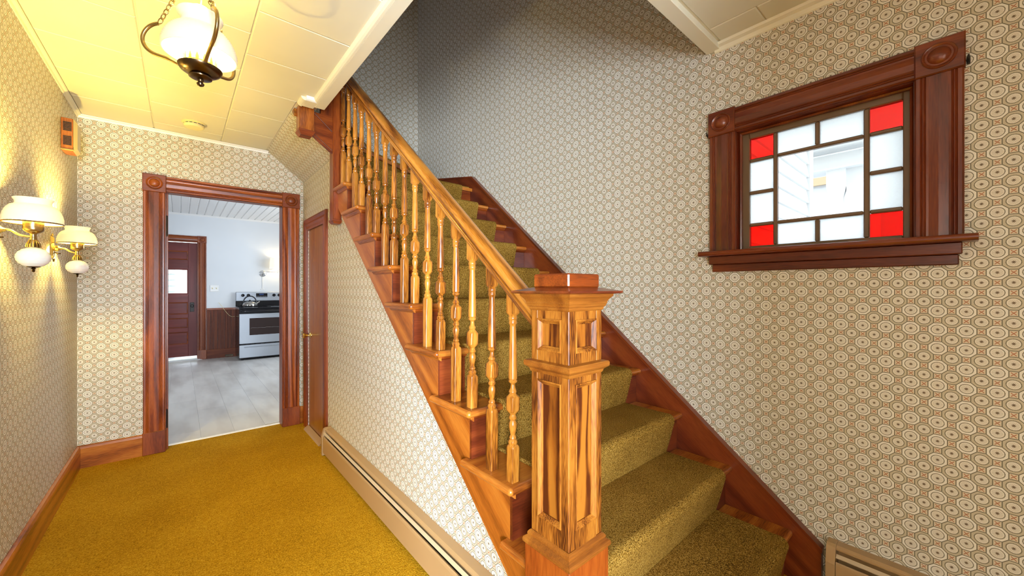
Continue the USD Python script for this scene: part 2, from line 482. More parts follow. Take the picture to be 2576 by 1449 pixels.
# ------------------------------------------------------------------ the room shell
fl = thing('floor', 'mustard gold wall-to-wall hall carpet', 'carpet floor', kind='structure')
part('carpet', box(XL, D, -1.3, YB, -0.06, 0.0), 'mustard_carpet', fl)
part('threshold_strip', hull([(-0.085, YB - 0.012, 0), (0.70, YB - 0.012, 0), (-0.085, YB + 0.02, 0), (0.70, YB + 0.02, 0), (-0.085, YB - 0.004, 0.008), (0.70, YB - 0.004, 0.008), (-0.085, YB + 0.012, 0.008), (0.70, YB + 0.012, 0.008)]), 'plastic_white', fl, 'white threshold strip in the kitchen doorway')

lw = sg.Polygon([(-1.42, 0), (-1.10, 0), (-1.10, 2.02), (-0.12, 2.02), (-0.12, 0), (YB, 0), (YB, ZC + 0.27), (-1.42, ZC + 0.27)])
wl = tag(part('wall_left', prism(lw, (XL - 0.12, 0, 0), Y, Z, X, 0.12), 'paper_left'), 'papered left hall wall carrying the two sconces', 'wall', kind='structure')
bw = sg.Polygon([(XL, 0), (D, 0), (D, ZU), (XL, ZU)], [[(-0.10, 0.0001), (0.71, 0.0001), (0.71, 2.005), (-0.10, 2.005)]])
bw = sg.Polygon([(XL, 0), (-0.10, 0), (-0.10, 2.005), (0.71, 2.005), (0.71, 0), (D, 0), (D, ZU), (XL, ZU)])
tag(part('wall_back', prism(bw, (0, YB, 0), X, Z, -Y, YB - YF), 'paper_back'), 'papered end wall with the kitchen doorway, rising up the stairwell', 'wall', kind='structure')
rw = sg.box(-1.3, 0, YB, ZU).difference(sg.box(0.105, 1.415, 0.705, 2.008))
tag(part('wall_right', prism(rw, (D, 0, 0), Y, Z, X, 0.14), 'paper_right'), 'papered right wall beside the stairs with the stained glass window', 'wall', kind='structure')
skl = lambda y: 0.27 + 0.83 * (y - 1.003)        # lower edge of the open stringer
ws = sg.Polygon([(0.85, 0), (3.295, 0), (3.295, 1.765), (3.795, 1.765), (3.795, 0), (YF, 0), (YF, 2.224), (2.95, 2.224), (2.95, 1.90), (2.86, skl(2.86) + 0.06), (0.85, skl(0.85) + 0.06)])
tag(part('wall_stair', prism(ws, (W + 0.07, 0, 0), Y, Z, -X, 0.07), 'paper_stair'), 'papered wall under the staircase with the closet door', 'wall', kind='structure')
sof = hull([(0.575, 2.905, ZC + 0.01), (0.575, YF, ZC + 0.01), (W + 0.005, 2.905, 2.225), (W + 0.005, YF, 2.225), (0.59, 2.905, ZC + 0.03), (0.59, YF, ZC + 0.03), (W + 0.03, 2.905, 2.235), (W + 0.03, YF, 2.235)])
tag(part('wall_soffit', sof, 'paper_soffit'), 'sloping papered underside of the upper stairs', 'sloped wall', kind='structure')

# front wall behind the camera with a glazed entry door
fw = sg.box(XL - 0.12, 0, D + 0.14, ZC + 0.27).difference(sg.box(-0.44, -1, 0.44, 2.05))
tag(part('wall_front', prism(fw, (0, -1.3, 0), X, Z, -Y, 0.12), 'paper_back'), 'papered front wall with the entry door', 'wall', kind='structure')
vs = thing('wall_vestibule', 'papered walls of the entry vestibule', 'wall', kind='structure')
part('side', box(-0.56, -0.44, -2.7, -1.42, 0, 2.05), 'paper_left', vs)
part('side', box(0.44, 0.56, -2.7, -1.42, 0, 2.05), 'paper_left', vs)
part('lid', box(-0.56, 0.56, -2.7, -1.42, 2.05, 2.15), 'cream_paint', vs)
part('mat', box(-0.44, 0.44, -2.7, -1.3, -0.06, 0.0), 'mustard_carpet', vs)
d3 = thing('door_3', 'entry door with one large pane', 'door', kind='structure')
part('stile', box(-0.46, -0.40, -2.66, -2.62, 0, 2.05, 0.003), 'red_wood_z', d3)
part('stile', box(0.40, 0.46, -2.66, -2.62, 0, 2.05, 0.003), 'red_wood_z', d3)
part('rail', box(-0.40, 0.40, -2.66, -2.62, 0, 0.3, 0.003), 'red_wood_x', d3)
part('rail', box(-0.40, 0.40, -2.66, -2.62, 1.97, 2.05, 0.003), 'red_wood_x', d3)
part('pane', box(-0.40, 0.40, -2.64, -2.635, 0.3, 1.97), 'clear_pane', d3)

pr_ = thing('wall_parlor', 'plain walls and floor of the side room left of the entry', 'wall', kind='structure')
part('side', box(-3.5, XL - 0.13, -2.36, -2.24, 0, ZC), 'plaster_upstairs', pr_)
part('side', box(-3.5, -3.4, -2.24, 1.5, 0, ZC), 'plaster_upstairs', pr_)
part('side', box(-3.5, XL - 0.13, 1.5, 1.6, 0, ZC), 'plaster_upstairs', pr_)
part('lid', box(-3.5, XL - 0.13, -2.36, 1.6, ZC, ZC + 0.1), 'plaster_upstairs', pr_)
part('boards', box(-3.5, XL, -2.36, 1.6, -0.06, -0.001), 'pine_orange_x', pr_)

# ceiling of the hall: boarded in 16 inch tiles, with a border round the stairwell
ce = thing('ceiling', 'cream ceiling of large tongued fibre tiles', 'ceiling', kind='structure')
slab = sg.Polygon([(XL, -1.3), (D, -1.3), (D, 0.80), (0.70, 0.80), (0.70, 2.86), (0.585, 2.905), (0.585, YF), (XL, YF)])
part('slab', prism(slab, (0, 0, ZC + 0.006), X, Y, Z, 0.26), 'cream_paint', ce)
T, gap = 0.4055, 0.0035
def tile(x0, x1, y0, y1):
    x0, x1, y0, y1 = x0 + gap / 2, x1 - gap / 2, y0 + gap / 2, y1 - gap / 2
    if x1 - x0 < 0.02 or y1 - y0 < 0.02: return
    b = 0.004
    part('panel', hull([(x, y, ZC + 0.006) for x in (x0, x1) for y in (y0, y1)] + [(x, y, ZC + b) for x in (x0, x1) for y in (y0, y1)] + [(x, y, ZC) for x in (x0 + b, x1 - b) for y in (y0 + b, y1 - b)]), 'cream_panel', ce)
cols = [(XL + 0.02, -0.148, 2.393), (-0.148, 0.2565, 2.595), (0.2565, 0.655, 2.393)]
for x0, x1, ph in cols:
    k0 = math.floor((-1.3 - ph) / T)
    for k in range(k0, 12):
        a, b = max(-1.28, ph + k * T), min(YF - 0.02, ph + (k + 1) * T)
        if b - a > 0.02:
            xr = x1
            if x1 > 0.6 and a > 2.6: xr = 0.575
            elif x1 > 0.6 and b > 2.95: xr = 0.575
            tile(x0, xr, a, b)
for k in range(4):                                   # front bay of the ceiling beside the right wall
    x0 = 0.655 + k * T; x1 = min(x0 + T, D - 0.02)
    ph = 0.77 - 0.2 * (k % 2)
    for j in range(6):
        a, b = max(-1.28, ph - (j + 1) * T), min(0.765, ph - j * T)
        if b - a > 0.02: tile(x0, x1, a, b)
    if k % 2: tile(x0, x1, ph, 0.765)
cove = [(0, 0), (0.022, 0), (0.018, -0.006), (0.008, -0.010), (0.004, -0.02), (0, -0.022)]
part('cove_moulding', prism([(p, -z) for p, z in cove], (XL, -1.3, ZC), X, -Z, Y, YF + 1.3), 'cream_paint', ce)
part('cove_moulding', prism([(p, -z) for p, z in cove], (XL, YF, ZC), -Y, -Z, X, 0.59 - XL), 'white_paint', ce)
part('cove_moulding', prism([(p * 1.6, -z * 1.6) for p, z in cove], (D, -1.3, ZC), -X, -Z, Y, 2.1), 'cream_paint', ce)
# border board with an inner bead round the stairwell
part('border_board', box(0.668, 0.728, 0.84, 2.76, ZC - 0.022, ZC + 0.30, 0.002), 'cream_paint', ce)
part('border_board', box(0.60, 0.668, 2.69, 2.79, ZC - 0.022, ZC, 0.002), 'cream_paint', ce)
part('border_board', box(0.668, D - 0.001, 0.775, 0.84, ZC - 0.022, ZC + 0.30, 0.002), 'cream_paint', ce)
bead = [(0, 0), (0.026, 0), (0.024, 0.008), (0.017, 0.0165), (0.008, 0.021), (0, 0.022)]
part('border_bead', prism(bead, (0.668, 0.80, ZC), -X, -Z, Y, 1.89), 'cream_paint', ce)
part('border_bead', prism(bead, (0.60, 2.69, ZC), -Y, -Z, X, 0.068), 'white_paint', ce)
part('border_bead', prism(bead, (0.60, 2.69, ZC), -X, -Z, Y, 0.11), 'cream_paint', ce)

# upstairs shell seen through the stairwell
tag(part('ceiling_001', box(-1.5, D + 0.14, -1.3, YB, ZU, ZU + 0.1), 'plaster_upstairs'), 'plaster ceiling above the stairwell upstairs', 'ceiling', kind='structure')
tag(part('wall_upper_left', box(-1.6, -1.5, -1.3, YB, UP, ZU), 'plaster_upstairs'), 'upstairs wall left of the stairwell', 'wall', kind='structure')
tag(part('wall_upper_front', box(-1.6, D, -1.42, -1.3, UP - 0.005, ZU), 'plaster_upstairs'), 'upstairs wall in front of the stairwell', 'wall', kind='structure')
tag(part('wall_upper_back', box(-1.6, XL, YF, YB, UP, ZU), 'paper_back'), 'upstairs end wall left of the stairwell', 'wall', kind='structure')

# baseboards
def baseboard(name, label, runs, m):
    b = thing(name, label, 'baseboard', kind='structure')
    for o, ex, ez, L in runs:
        part('board', prism([(0, 0), (0.018, 0), (0.018, 0.135), (0.013, 0.150), (0.004, 0.156), (0, 0.156)], o, ex, Z, ez, L), m, b)
baseboard('baseboard_left', 'orange varnished baseboard along the left wall', [((XL, -1.3, 0), X, Y, YF + 1.282)], 'pine_orange_y')
baseboard('baseboard_back', 'orange varnished baseboard under the end wall', [((XL, YF, 0), -Y, X, 0.33), ((0.838, YF, 0), -Y, X, 0.028)], 'pine_orange_x')

# ------------------------------------------------------------------ casings
def casing_profile(w, t):
    g = 0.0035
    p = [(0, 0), (0, t * 0.75), (0.005, t)]
    for c in (0.15, 0.22): p += [(w * c - g, t), (w * c, t - g), (w * c + g, t)]
    p += [(w * 0.30, t - 0.001), (w * 0.5, t + 0.0015), (w * 0.70, t - 0.001)]
    for c in (0.78, 0.85): p += [(w * c - g, t), (w * c, t - g), (w * c + g, t)]
    return p + [(w - 0.005, t), (w, t * 0.75), (w, 0)]


def rosette(o, en, r):
    prof = [(r, 0), (r, 0.003), (r * 0.93, 0.006), (r * 0.84, 0.004), (r * 0.78, 0.0015), (r * 0.66, 0.0015), (r * 0.60, 0.005), (r * 0.45, 0.010), (r * 0.25, 0.013), (0, 0.014)]
    return lathe(prof, 40, o, en)


def corner_block(parent, rect, o, eu, ev, en, t, m, r=None):
    u0, u1, v0, v1 = rect
    o, eu, ev, en = map(np.asarray, (o, eu, ev, en))
    b = 0.004
    pts = [o + u * eu + v * ev for u in (u0, u1) for v in (v0, v1)]
    pts += [o + u * eu + v * ev + (t - b) * en for u in (u0, u1) for v in (v0, v1)]
    pts += [o + u * eu + v * ev + t * en for u in (u0 + b, u1 - b) for v in (v0 + b, v1 - b)]
    cb = part('corner_block', hull(pts), m, parent)
    part('rosette', rosette(o + (u0 + u1) / 2 * eu + (v0 + v1) / 2 * ev + t * en, en, r or (u1 - u0) * 0.36), m, cb, smooth=35)


# doorway to the kitchen
tr = thing('trim_1', 'red varnished fluted casing with corner blocks round the kitchen doorway', 'door casing', kind='structure')
part('casing_board', prism(casing_profile(0.123, 0.022), (-0.210, YF, 0.168), X, -Y, Z, 1.975 - 0.168), 'casing_z', tr)
part('casing_board', prism(casing_profile(0.133, 0.022), (0.700, YF, 0.168), X, -Y, Z, 1.975 - 0.168), 'casing_z', tr)
part('casing_board', prism(casing_profile(0.118, 0.022), (-0.080, YF, 1.985), Z, -Y, X, 0.774), 'casing_x', tr)
for x0, x1 in ((-0.213, -0.084), (0.697, 0.836)):
    part('plinth_block', box(x0, x1, YF - 0.028, YF, 0, 0.168, 0.003), 'red_wood_z', tr)
for x0, x1 in ((-0.213, -0.080), (0.694, 0.836)):
    corner_block(tr, (x0, x1, 1.975, 2.108), (0, YF, 0), X, Z, -Y, 0.03, 'red_wood_x')
part('jamb', box(-0.10, -0.082, YF - 0.005, YB + 0.01, 0, 2.0), 'red_wood_z', tr)
part('jamb', box(0.695, 0.71, YF - 0.005, YB + 0.01, 0, 2.0), 'red_wood_z', tr)
part('head_jamb', box(-0.082, 0.695, YF - 0.005, YB + 0.01, 1.993, 2.005), 'red_wood_x', tr)
part('door_stop', box(-0.082, -0.070, YF + 0.03, YF + 0.06, 0, 1.993, 0.002), 'red_wood_z', tr)
for z0, z1 in ((1.655, 1.80), (0.18, 0.31)):
    part('hinge', [box(-0.082, -0.0795, YF + 0.0, YF + 0.028, z0, z1, 0.001)] + [lathe([(0.006, z0 - 0.006), (0.006, z1 + 0.006)], 12, (-0.077, YF - 0.002, 0))], 'iron', tr, 'dark iron hinge')

# closet door under the stairs
d1 = thing('door_1', 'low plain brown closet door under the stairs', 'closet door', kind='structure')
WO, WA = (W, 0, 0), (Y, Z, -X)
cp = [(0, 0), (0, 0.010), (0.012, 0.014), (0.030, 0.012), (0.048, 0.017), (0.066, 0.013), (0.088, 0.020), (0.100, 0.016), (0.100, 0)]
part('casing', frame((3.295, 3.795, -0.1, 1.762), cp, WO, *WA, sides=(1,)), 'red_wood_z', d1)
part('casing', frame((3.295, 3.795, -0.1, 1.762), cp, WO, *WA, sides=(2,)), 'red_wood_y', d1)
part('casing', frame((3.295, 3.795, -0.1, 1.762), cp, WO, *WA, sides=(3,)), 'red_wood_z', d1)
dl = part('slab', box(W + 0.004, W + 0.036, 3.2957, 3.7943, 0.012, 1.764, 0.001), 'plywood_door', d1)
kn = part('knob', [lathe([(0.026, 0), (0.026, 0.003), (0.020, 0.008), (0.009, 0.011), (0.008, 0.026), (0.016, 0.036), (0.023, 0.046), (0.024, 0.056), (0.019, 0.062), (0, 0.064)], 28, (W + 0.004, 3.735, 0.835), -X)], 'brass', d1, 'brass door knob', smooth=40)
for zc in (1.53, 0.235):
    part('hinge', [box(W - 0.0015, W + 0.0045, 3.297, 3.315, zc - 0.045, zc + 0.045, 0.0007)] + [lathe([(0.004, zc - 0.05), (0.004, zc + 0.05)], 10, (W - 0.004, 3.299, 0))], 'brass', d1, 'brass butt hinge')
part('sill', hull([(W, 3.30, 0), (W, 3.79, 0), (W - 0.04, 3.30, 0), (W - 0.04, 3.79, 0), (W, 3.30, 0.03), (W, 3.79, 0.03), (W - 0.03, 3.30, 0.014), (W - 0.03, 3.79, 0.014)]), 'tan_enamel', d1)

# ------------------------------------------------------------------ stained glass window
w1 = thing('window_1', 'stained glass window with red corner panes in a dark varnished casing', 'window', kind='structure')
RO, RA = (D, 0, 0), (Y, Z, -X)
part('casing_board', prism(casing_profile(0.118, 0.022), (D, 0.820, 1.43), -Y, -X, Z, 0.57), 'dark_red_z', w1)
part('casing_board', prism(casing_profile(0.118, 0.022), (D, -0.010, 1.43), Y, -X, Z, 0.57), 'dark_red_z', w1)
part('casing_board', prism(casing_profile(0.112, 0.022), (D, 0.108, 2.003), Z, -X, Y, 0.594), 'dark_red_y', w1)
for u0, u1 in ((-0.013, 0.108), (0.702, 0.823)):
    corner_block(w1, (u0, u1, 1.999, 2.119), RO, *RA, 0.03, 'dark_red_y')
part('stool', prism([(-0.05, 1.406), (0.056, 1.406)] + arc(0.056, 1.4185, 0.0125, -90, 90, 8) + [(-0.05, 1.431)], (D, -0.04, 0), -X, Z, Y, 0.895), 'dark_red_y', w1)
part('apron', box(D - 0.032, D, -0.006, 0.818, 1.366, 1.406, 0.003), 'dark_red_y', w1)
part('apron', box(D - 0.018, D, 0.002, 0.806, 1.330, 1.366, 0.003), 'dark_red_y', w1)
for bx in ((D - 0.004, D + 0.14, 0.7, 0.705, 1.43, 2.003), (D - 0.004, D + 0.14, 0.105, 0.11, 1.43, 2.003), (D - 0.004, D + 0.14, 0.105, 0.705, 2.000, 2.008), (D + 0.05, D + 0.14, 0.105, 0.705, 1.415, 1.424)):
    part('jamb', box(*bx), 'dark_red_z', w1)
part('stop_bead', frame((0.122, 0.688, 1.40, 1.990), [(0, 0), (0, 0.014), (0.006, 0.018), (0.012, 0.014), (0.012, 0)], (D + 0.043, 0, 0), Y, Z, -X, sides=(1, 2, 3)), 'dark_red_z', w1)
S0, S1 = D + 0.045, D + 0.078
sash = part('sash', [box(S0, S1, 0.661, 0.70, 1.424, 1.999, 0.003), box(S0, S1, 0.11, 0.141, 1.424, 1.999, 0.003), box(S0, S1, 0.141, 0.661, 1.966, 1.999, 0.003), box(S0, S1, 0.141, 0.661, 1.424, 1.451, 0.003)], 'dark_sash', w1)
def muntin(y0, y1, z0, z1):
    part('muntin', box(S0 + 0.002, S1 - 0.006, y0, y1, z0, z1, 0.004), 'dark_sash', sash)
for y0, y1 in ((0.2345, 0.2525), (0.5475, 0.5635)): muntin(y0, y1, 1.451, 1.966)
for y0, y1 in ((0.141, 0.2345), (0.2525, 0.5475), (0.5635, 0.661)):
    for z0, z1 in ((1.853, 1.868), (1.545, 1.560)): muntin(y0, y1, z0, z1)
for z0, z1 in ((1.868, 1.966), (1.451, 1.545)): muntin(0.393, 0.409, z0, z1)
for y0, y1 in ((0.141, 0.2345), (0.5635, 0.661)): muntin(y0, y1, 1.698, 1.714)
GX = (S0 + S1) / 2
def pane(y0, y1, z0, z1, m, lab):
    part('pane', box(GX - 0.002, GX + 0.002, y0, y1, z0, z1), m, sash, lab)
for y0, y1 in ((0.141, 0.2345), (0.5635, 0.661)):
    for z0, z1 in ((1.868, 1.966), (1.451, 1.545)): pane(y0, y1, z0, z1, 'red_pane', 'red corner pane')
    for z0, z1 in ((1.714, 1.853), (1.560, 1.698)): pane(y0, y1, z0, z1, 'frosted_pane', 'pebbled clear pane')
for z0, z1 in ((1.868, 1.966), (1.451, 1.545)):
    for y0, y1 in ((0.2525, 0.393), (0.409, 0.5475)): pane(y0, y1, z0, z1, 'frosted_pane', 'pebbled clear pane')
pane(0.2525, 0.5475, 1.560, 1.853, 'clear_pane', 'large clear centre pane')
for y, z, lab in ((0.829, 2.018, 'small dark curtain rod hook at the far side of the window casing'), (-0.019, 2.022, 'small dark curtain rod hook at the near side of the window casing')):
    h = thing('curtain_hook', lab, 'hook', (D, y, z))
    part('plate', box(D - 0.012, D - 0.001, y - 0.004, y + 0.004, z - 0.012, z + 0.012, 0.001), 'iron', h)
    part('prong', tube([(D - 0.010, y, z - 0.004), (D - 0.022, y, z - 0.006), (D - 0.030, y, z), (D - 0.030, y, z + 0.010)], 0.0025, 8, 12), 'iron', h, smooth=40)

# ------------------------------------------------------------------ staircase
st = thing('staircase', 'varnished pine staircase rising along the right wall and turning left at the top', 'staircase')
XR = D - 0.032                                     # face of the wall skirt
def slab_yz(poly, x0, x1): return prism(poly, (x0, 0, 0), Y, Z, X, x1 - x0)
TT = 0.028
for k in range(1, 11):
    y0, y1, z = nose(k), min(nose(k + 1) + 0.035, 2.861), top(k)
    xl = 0.95 if k <= 2 else SX - 0.022
    prof = [(y1, z), (y1, z - TT), (y0 + 0.012, z - TT)] + arc(y0 + 0.013, z - TT / 2, 0.0135, 250, 110, 7) + [(y0 + 0.014, z)]
    part('tread', slab_yz(prof, xl, XR - 0.0015), 'pine_orange_x', st)
    if k == 2:
        part('tread', slab_yz([(y1, z), (y1, z - TT), (0.842, z - TT), (0.842, z)], SX - 0.022, 0.9495), 'pine_orange_x', st)
    yr = min(nose(k + 1) + 0.055, 2.861)
    if k >= 2:
        ya = y0 if k > 2 else 0.842
        cx_ = SX - 0.022
        half = [(cx_, z), (cx_, z - TT)] + arc(cx_, z - TT / 2, 0.0138, 268, 92, 7)
        yc = y0 + 0.0135 if k > 2 else ya
        rn_ = [prism(half, (0, yc, 0), X, Z, Y, yr - yc), box(cx_, SX, y1 + 0.0002, yr, z - TT, z)]
        if k > 2: rn_.append(lathe([(0.0001, -TT / 2)] + [(0.0138 * math.cos(t), TT / 2 * math.sin(t)) for t in np.linspace(-1.5, 1.5, 9)] + [(0.0001, TT / 2)], 24, (cx_, yc, z - TT / 2)))
        part('return_nosing', rn_, 'pine_orange_y', st, smooth=40)
        cv = [(SX, z - TT), (SX - 0.016, z - TT), (SX - 0.014, z - TT - 0.006), (SX - 0.006, z - TT - 0.014), (SX, z - TT - 0.017)]
        part('cove_moulding', prism(cv, (0, ya + 0.012, 0), X, Z, Y, yr - ya - 0.03), 'pine_orange_y', st)
    zb = top(k - 1) if k > 1 else 0.0
    part('riser', box(max(xl, SX + 0.0005), XR - 0.0015, y0 + 0.030, y0 + 0.048, zb, z - TT), 'dark_red_x', st)
    part('riser_cove', slab_yz([(y0 + 0.030, z - TT), (y0 + 0.015, z - TT), (y0 + 0.018, z - TT - 0.008), (y0 + 0.030, z - TT - 0.016)], max(xl, SX), XR - 0.0015), 'red_wood_x', st)
# open stringer on the hall side
pts = [(0.842, 0.005)] 
pts = [(0.842, skl(0.842)), (0.842, top(2) - TT)]
for k in range(3, 12):
    yk = nose(k) + 0.042
    pts += [(yk, top(k - 1) - TT), (yk, (top(k) - TT) if k < 11 else top(10) - TT + 0.10)]
pts = [q for q in pts if q[0] < 2.86] + [(2.861, top(10) - TT), (2.861, skl(2.861))]
part('open_stringer', slab_yz(pts, SX, W), 'pine_stringer', st)
# wall skirt on the right wall, following the flight and the winders
sk = lambda y: 0.19 + 0.829 * (y - 0.382)
YT, ZT = 2.876, sk(2.876)
skw = [(0.372, 0.0), (0.372, sk(0.372) - 0.016), (YT, ZT - 0.016), (YF - 0.001, ZT + 0.18 * (YF - YT) - 0.016), (YF - 0.001, 2.146), (2.9, 1.9), (0.6, 0.0)]
part('wall_skirt', prism(skw, (XR, 0, 0), Y, Z, X, D - XR - 0.0005), 'red_stringer', st)
part('skirt_cap', prism([(0.368, sk(0.368) - 0.016), (0.368, sk(0.368)), (YT, ZT), (YF - 0.001, ZT + 0.18 * (YF - YT)), (YF - 0.001, ZT + 0.18 * (YF - YT) - 0.016), (YT, ZT - 0.016)], (XR - 0.006, 0, 0), Y, Z, X, D - XR + 0.0055), 'red_stringer', st)
# winders
pv = np.array([0.93, 2.955])
rect = sg.box(0.942, nose(11), XR - 0.0015, YF - 0.03)
def wedge(a0, a1):
    far = 4.0
    return sg.Polygon([pv] + [pv + far * np.array([math.cos(math.radians(a)), math.sin(math.radians(a))]) for a in np.linspace(a0, a1, 8)]).intersection(rect)
angs = [(-25, 32), (28, 62), (58, 92)]
for i, (a0, a1) in enumerate(angs):
    z = top(11) + 0.194 * i
    part('winder_tread', prism(wedge(a0, a1), (0, 0, z - TT), X, Y, Z, TT), 'pine_orange_x', st)
    part('winder_carpet', prism(wedge(a0 - (2 if i else 0), a1 - 2).buffer(-0.02), (0, 0, z), X, Y, Z, 0.014), 'tweed_carpet', st)
    if i:
        a = math.radians(a0 + 3); d = np.array([math.cos(a), math.sin(a)]); nn = np.array([-d[1], d[0]])
        L = min((XR - pv[0] - 0.01) / max(d[0], 1e-6), (YF - 0.04 - pv[1]) / max(d[1], 1e-6))
        c = [pv + nn * 0.0 + d * 0.02, pv + d * L, pv + d * L + nn * 0.016, pv + nn * 0.016 + d * 0.02]
        part('winder_riser', prism(sg.Polygon(c), (0, 0, z - 0.194), X, Y, Z, 0.194 - TT), 'tweed_carpet', st)
part('riser', box(0.94, XR - 0.0015, nose(11) + 0.03, nose(11) + 0.048, top(10), top(11) - TT), 'red_wood_x', st)
fsk = lambda x: 2.445 + 0.40 * (D - x)
part('end_skirt', prism([(0.90, 2.30), (XR, 2.02), (XR, fsk(XR)), (0.90, fsk(0.90))], (0, YF - 0.002, 0), X, Z, -Y, 0.026), 'red_wood_x', st)
part('upper_riser', box(0.942, 0.96, 2.96, YF - 0.03, top(13) - TT, UP - 0.01), 'red_wood_y', st)
# outer stringer of the short upper flight, between tall post and drop
us = [(0.683, 2.293), (0.683, 2.452), (0.812, 2.452), (0.812, 2.198), (0.805, 2.203)]
part('upper_stringer', prism(us, (0, 2.905, 0), X, Z, -Y, 0.03), 'red_wood_x', st)
part('stringer_bead', tube([(0.69, 2.872, 2.447), (0.808, 2.872, 2.345)], 0.004, 8), 'wainscot_x', st, smooth=40)
part('stringer_bead', tube([(0.69, 2.872, 2.302), (0.808, 2.872, 2.212)], 0.004, 8), 'wainscot_x', st, smooth=40)
part('upper_board', box(0.735, 0.815, 2.875, 2.905, 2.452, 2.62), 'red_wood_z', st)
tag(part('floor_001', box(-1.5, 0.585, 0.84, YF, ZC + 0.27, UP), 'pine_orange_y'), 'boarded landing floor upstairs', 'floor', kind='structure')

# stair runner
run = []
ct = 0.016
for k in range(1, 12):
    y, z, zb = nose(k), top(k), (top(k - 1) if k > 1 else 0.0)
    b0 = (y + 0.028, zb + ct) if k > 1 else (y + 0.022, 0.002)
    run += [b0, (y + 0.012, zb + 0.07), (y - 0.006, z - 0.05)]
    run += [(y + 0.016 + 0.031 * math.cos(t), z - 0.013 + 0.031 * math.sin(t)) for t in np.radians([196, 175, 155, 135, 115, 95])]
    run += [(y + 0.05, z + ct)]
run += [(nose(11) + 0.09, top(11) + ct)]
run = np.array(run)
tn = np.gradient(run, axis=0); nr = np.stack([tn[:, 1], -tn[:, 0]], 1); nr /= np.linalg.norm(nr, axis=1, keepdims=True)
under = []
for k in range(1, 12):                               # back of the runner: the wood it lies on
    y, z, zb = nose(k), top(k), (top(k - 1) if k > 1 else 0.0)
    under += [(y + 0.0295, zb + 0.0005), (y + 0.0295, z - TT - 0.018), (y + 0.014, z - TT - 0.001), (y - 0.001, z - TT + 0.006), (y - 0.001, z - 0.006), (y + 0.012, z + 0.0008)]
under += [(nose(11) + 0.09, top(11) + 0.0008)]
rp = sg.Polygon([tuple(p) for p in run] + under[::-1]).buffer(0)
xs = np.array([0.975, 1.883])
rn = prism(rp, (0.975, 0, 0), Y, Z, X, 0.908)
tag(part('stair_runner', rn, 'tweed_carpet', smooth=50), 'mustard and olive tweed carpet runner over the stairs', 'stair carpet')

# ------------------------------------------------------------------ newel post
NX, NY = 0.857, 0.752
nw = thing('newel_post', 'square panelled pine newel post with stepped cap at the foot of the stairs', 'newel post', (NX, NY, 0))
def nbox(h, z0, z1, b=0.003): return box(NX - h, NX + h, NY - h, NY + h, z0, z1, b)
part('base', nbox(0.0865, 0.0, 0.502), 'red_wood_z', nw)
part('shaft', nbox(0.062, 0.50, 1.235), 'pine_newel_z', nw)
def sq_mould(z_r, m, name):                          # a mitred square moulding from (z, half width) outline
    zr = [(z, h) for z, h in z_r]
    prof = [(0.0, zr[0][0])] + [(h - 0.06, z) for z, h in zr] + [(0.0, zr[-1][0])]
    part(name, frame((NX - 0.06, NX + 0.06, NY - 0.06, NY + 0.06), prof, (0, 0, 0), X, Y, Z), m, nw)
sq_mould([(0.502, 0.0875), (0.505, 0.0905), (0.512, 0.0915), (0.519, 0.089), (0.523, 0.083), (0.525, 0.080), (0.529, 0.081), (0.534, 0.080), (0.539, 0.076), (0.541, 0.0725)], 'pine_mould_x', 'base_moulding')
sq_mould([(1.006, 0.0725), (1.010, 0.075), (1.016, 0.0765), (1.021, 0.083), (1.024, 0.087), (1.027, 0.0885), (1.036, 0.0885), (1.040, 0.086), (1.043, 0.0725)], 'pine_mould_x', 'collar_moulding')
sq_mould([(1.186, 0.0725), (1.190, 0.076), (1.196, 0.0765), (1.198, 0.080), (1.204, 0.082), (1.207, 0.084), (1.210, 0.0835), (1.214, 0.085), (1.220, 0.089), (1.226, 0.0945), (1.230, 0.0965), (1.234, 0.0965), (1.234, 0.0725)], 'pine_mould_x', 'cap_moulding')
for sx in (-1, 1):
    for sy in (-1, 1):
        x0, y0 = NX + sx * 0.0725, NY + sy * 0.0725
        part('corner_stile', box(x0, x0 - sx * 0.027, y0, y0 - sy * 0.027, 0.541, 1.188, 0.0025), 'pine_newel_z', nw)
faces = [((NX, NY - 0.0725, 0), X, Z, -Y, 'x'), ((NX, NY + 0.0725, 0), -X, Z, Y, 'x'), ((NX - 0.0725, NY, 0), -Y, Z, -X, 'y'), ((NX + 0.0725, NY, 0), Y, Z, X, 'y')]
for o, eu, ev, en, ax in faces:
    o, eu, ev, en = map(np.asarray, (o, eu, ev, en))
    for z0, z1 in ((0.541, 0.592), (0.988, 1.006), (1.043, 1.072), (1.163, 1.187)):
        pts = [o + u * eu + z * ev + d * en for u in (-0.0455, 0.0455) for z in (z0, z1) for d in (-0.012, 0.0)]
        part('rail', hull(pts), 'pine_newel_z', nw)
    for z0, z1 in ((0.592, 0.988), (1.072, 1.163)):
        mp = [(0, -0.011), (0, 0.0025), (-0.003, 0.0035), (-0.006, 0.001), (-0.010, -0.004), (-0.0135, -0.0065), (-0.0135, -0.011)]
        part('panel_moulding', frame((-0.0455, 0.0455, z0, z1), mp, o, eu, ev, en), 'pine_newel_z', nw)
        part('panel', hull([o + u * eu + z * ev + d * en for u in (-0.0455, 0.0455) for z in (z0, z1) for d in (-0.0105, -0.0095)]), 'pine_panel_z', nw)
cap = [(NX + sx * h, NY + sy * h, z) for h, z in ((0.110, 1.234), (0.1155, 1.237), (0.1145, 1.2415), (0.070, 1.2515)) for sx in (-1, 1) for sy in (-1, 1)]
part('cap', hull(cap), 'dark_red_x', nw)
part('cap_block', nbox(0.068, 1.2515, 1.290, 0.004), 'red_wood_x', nw)

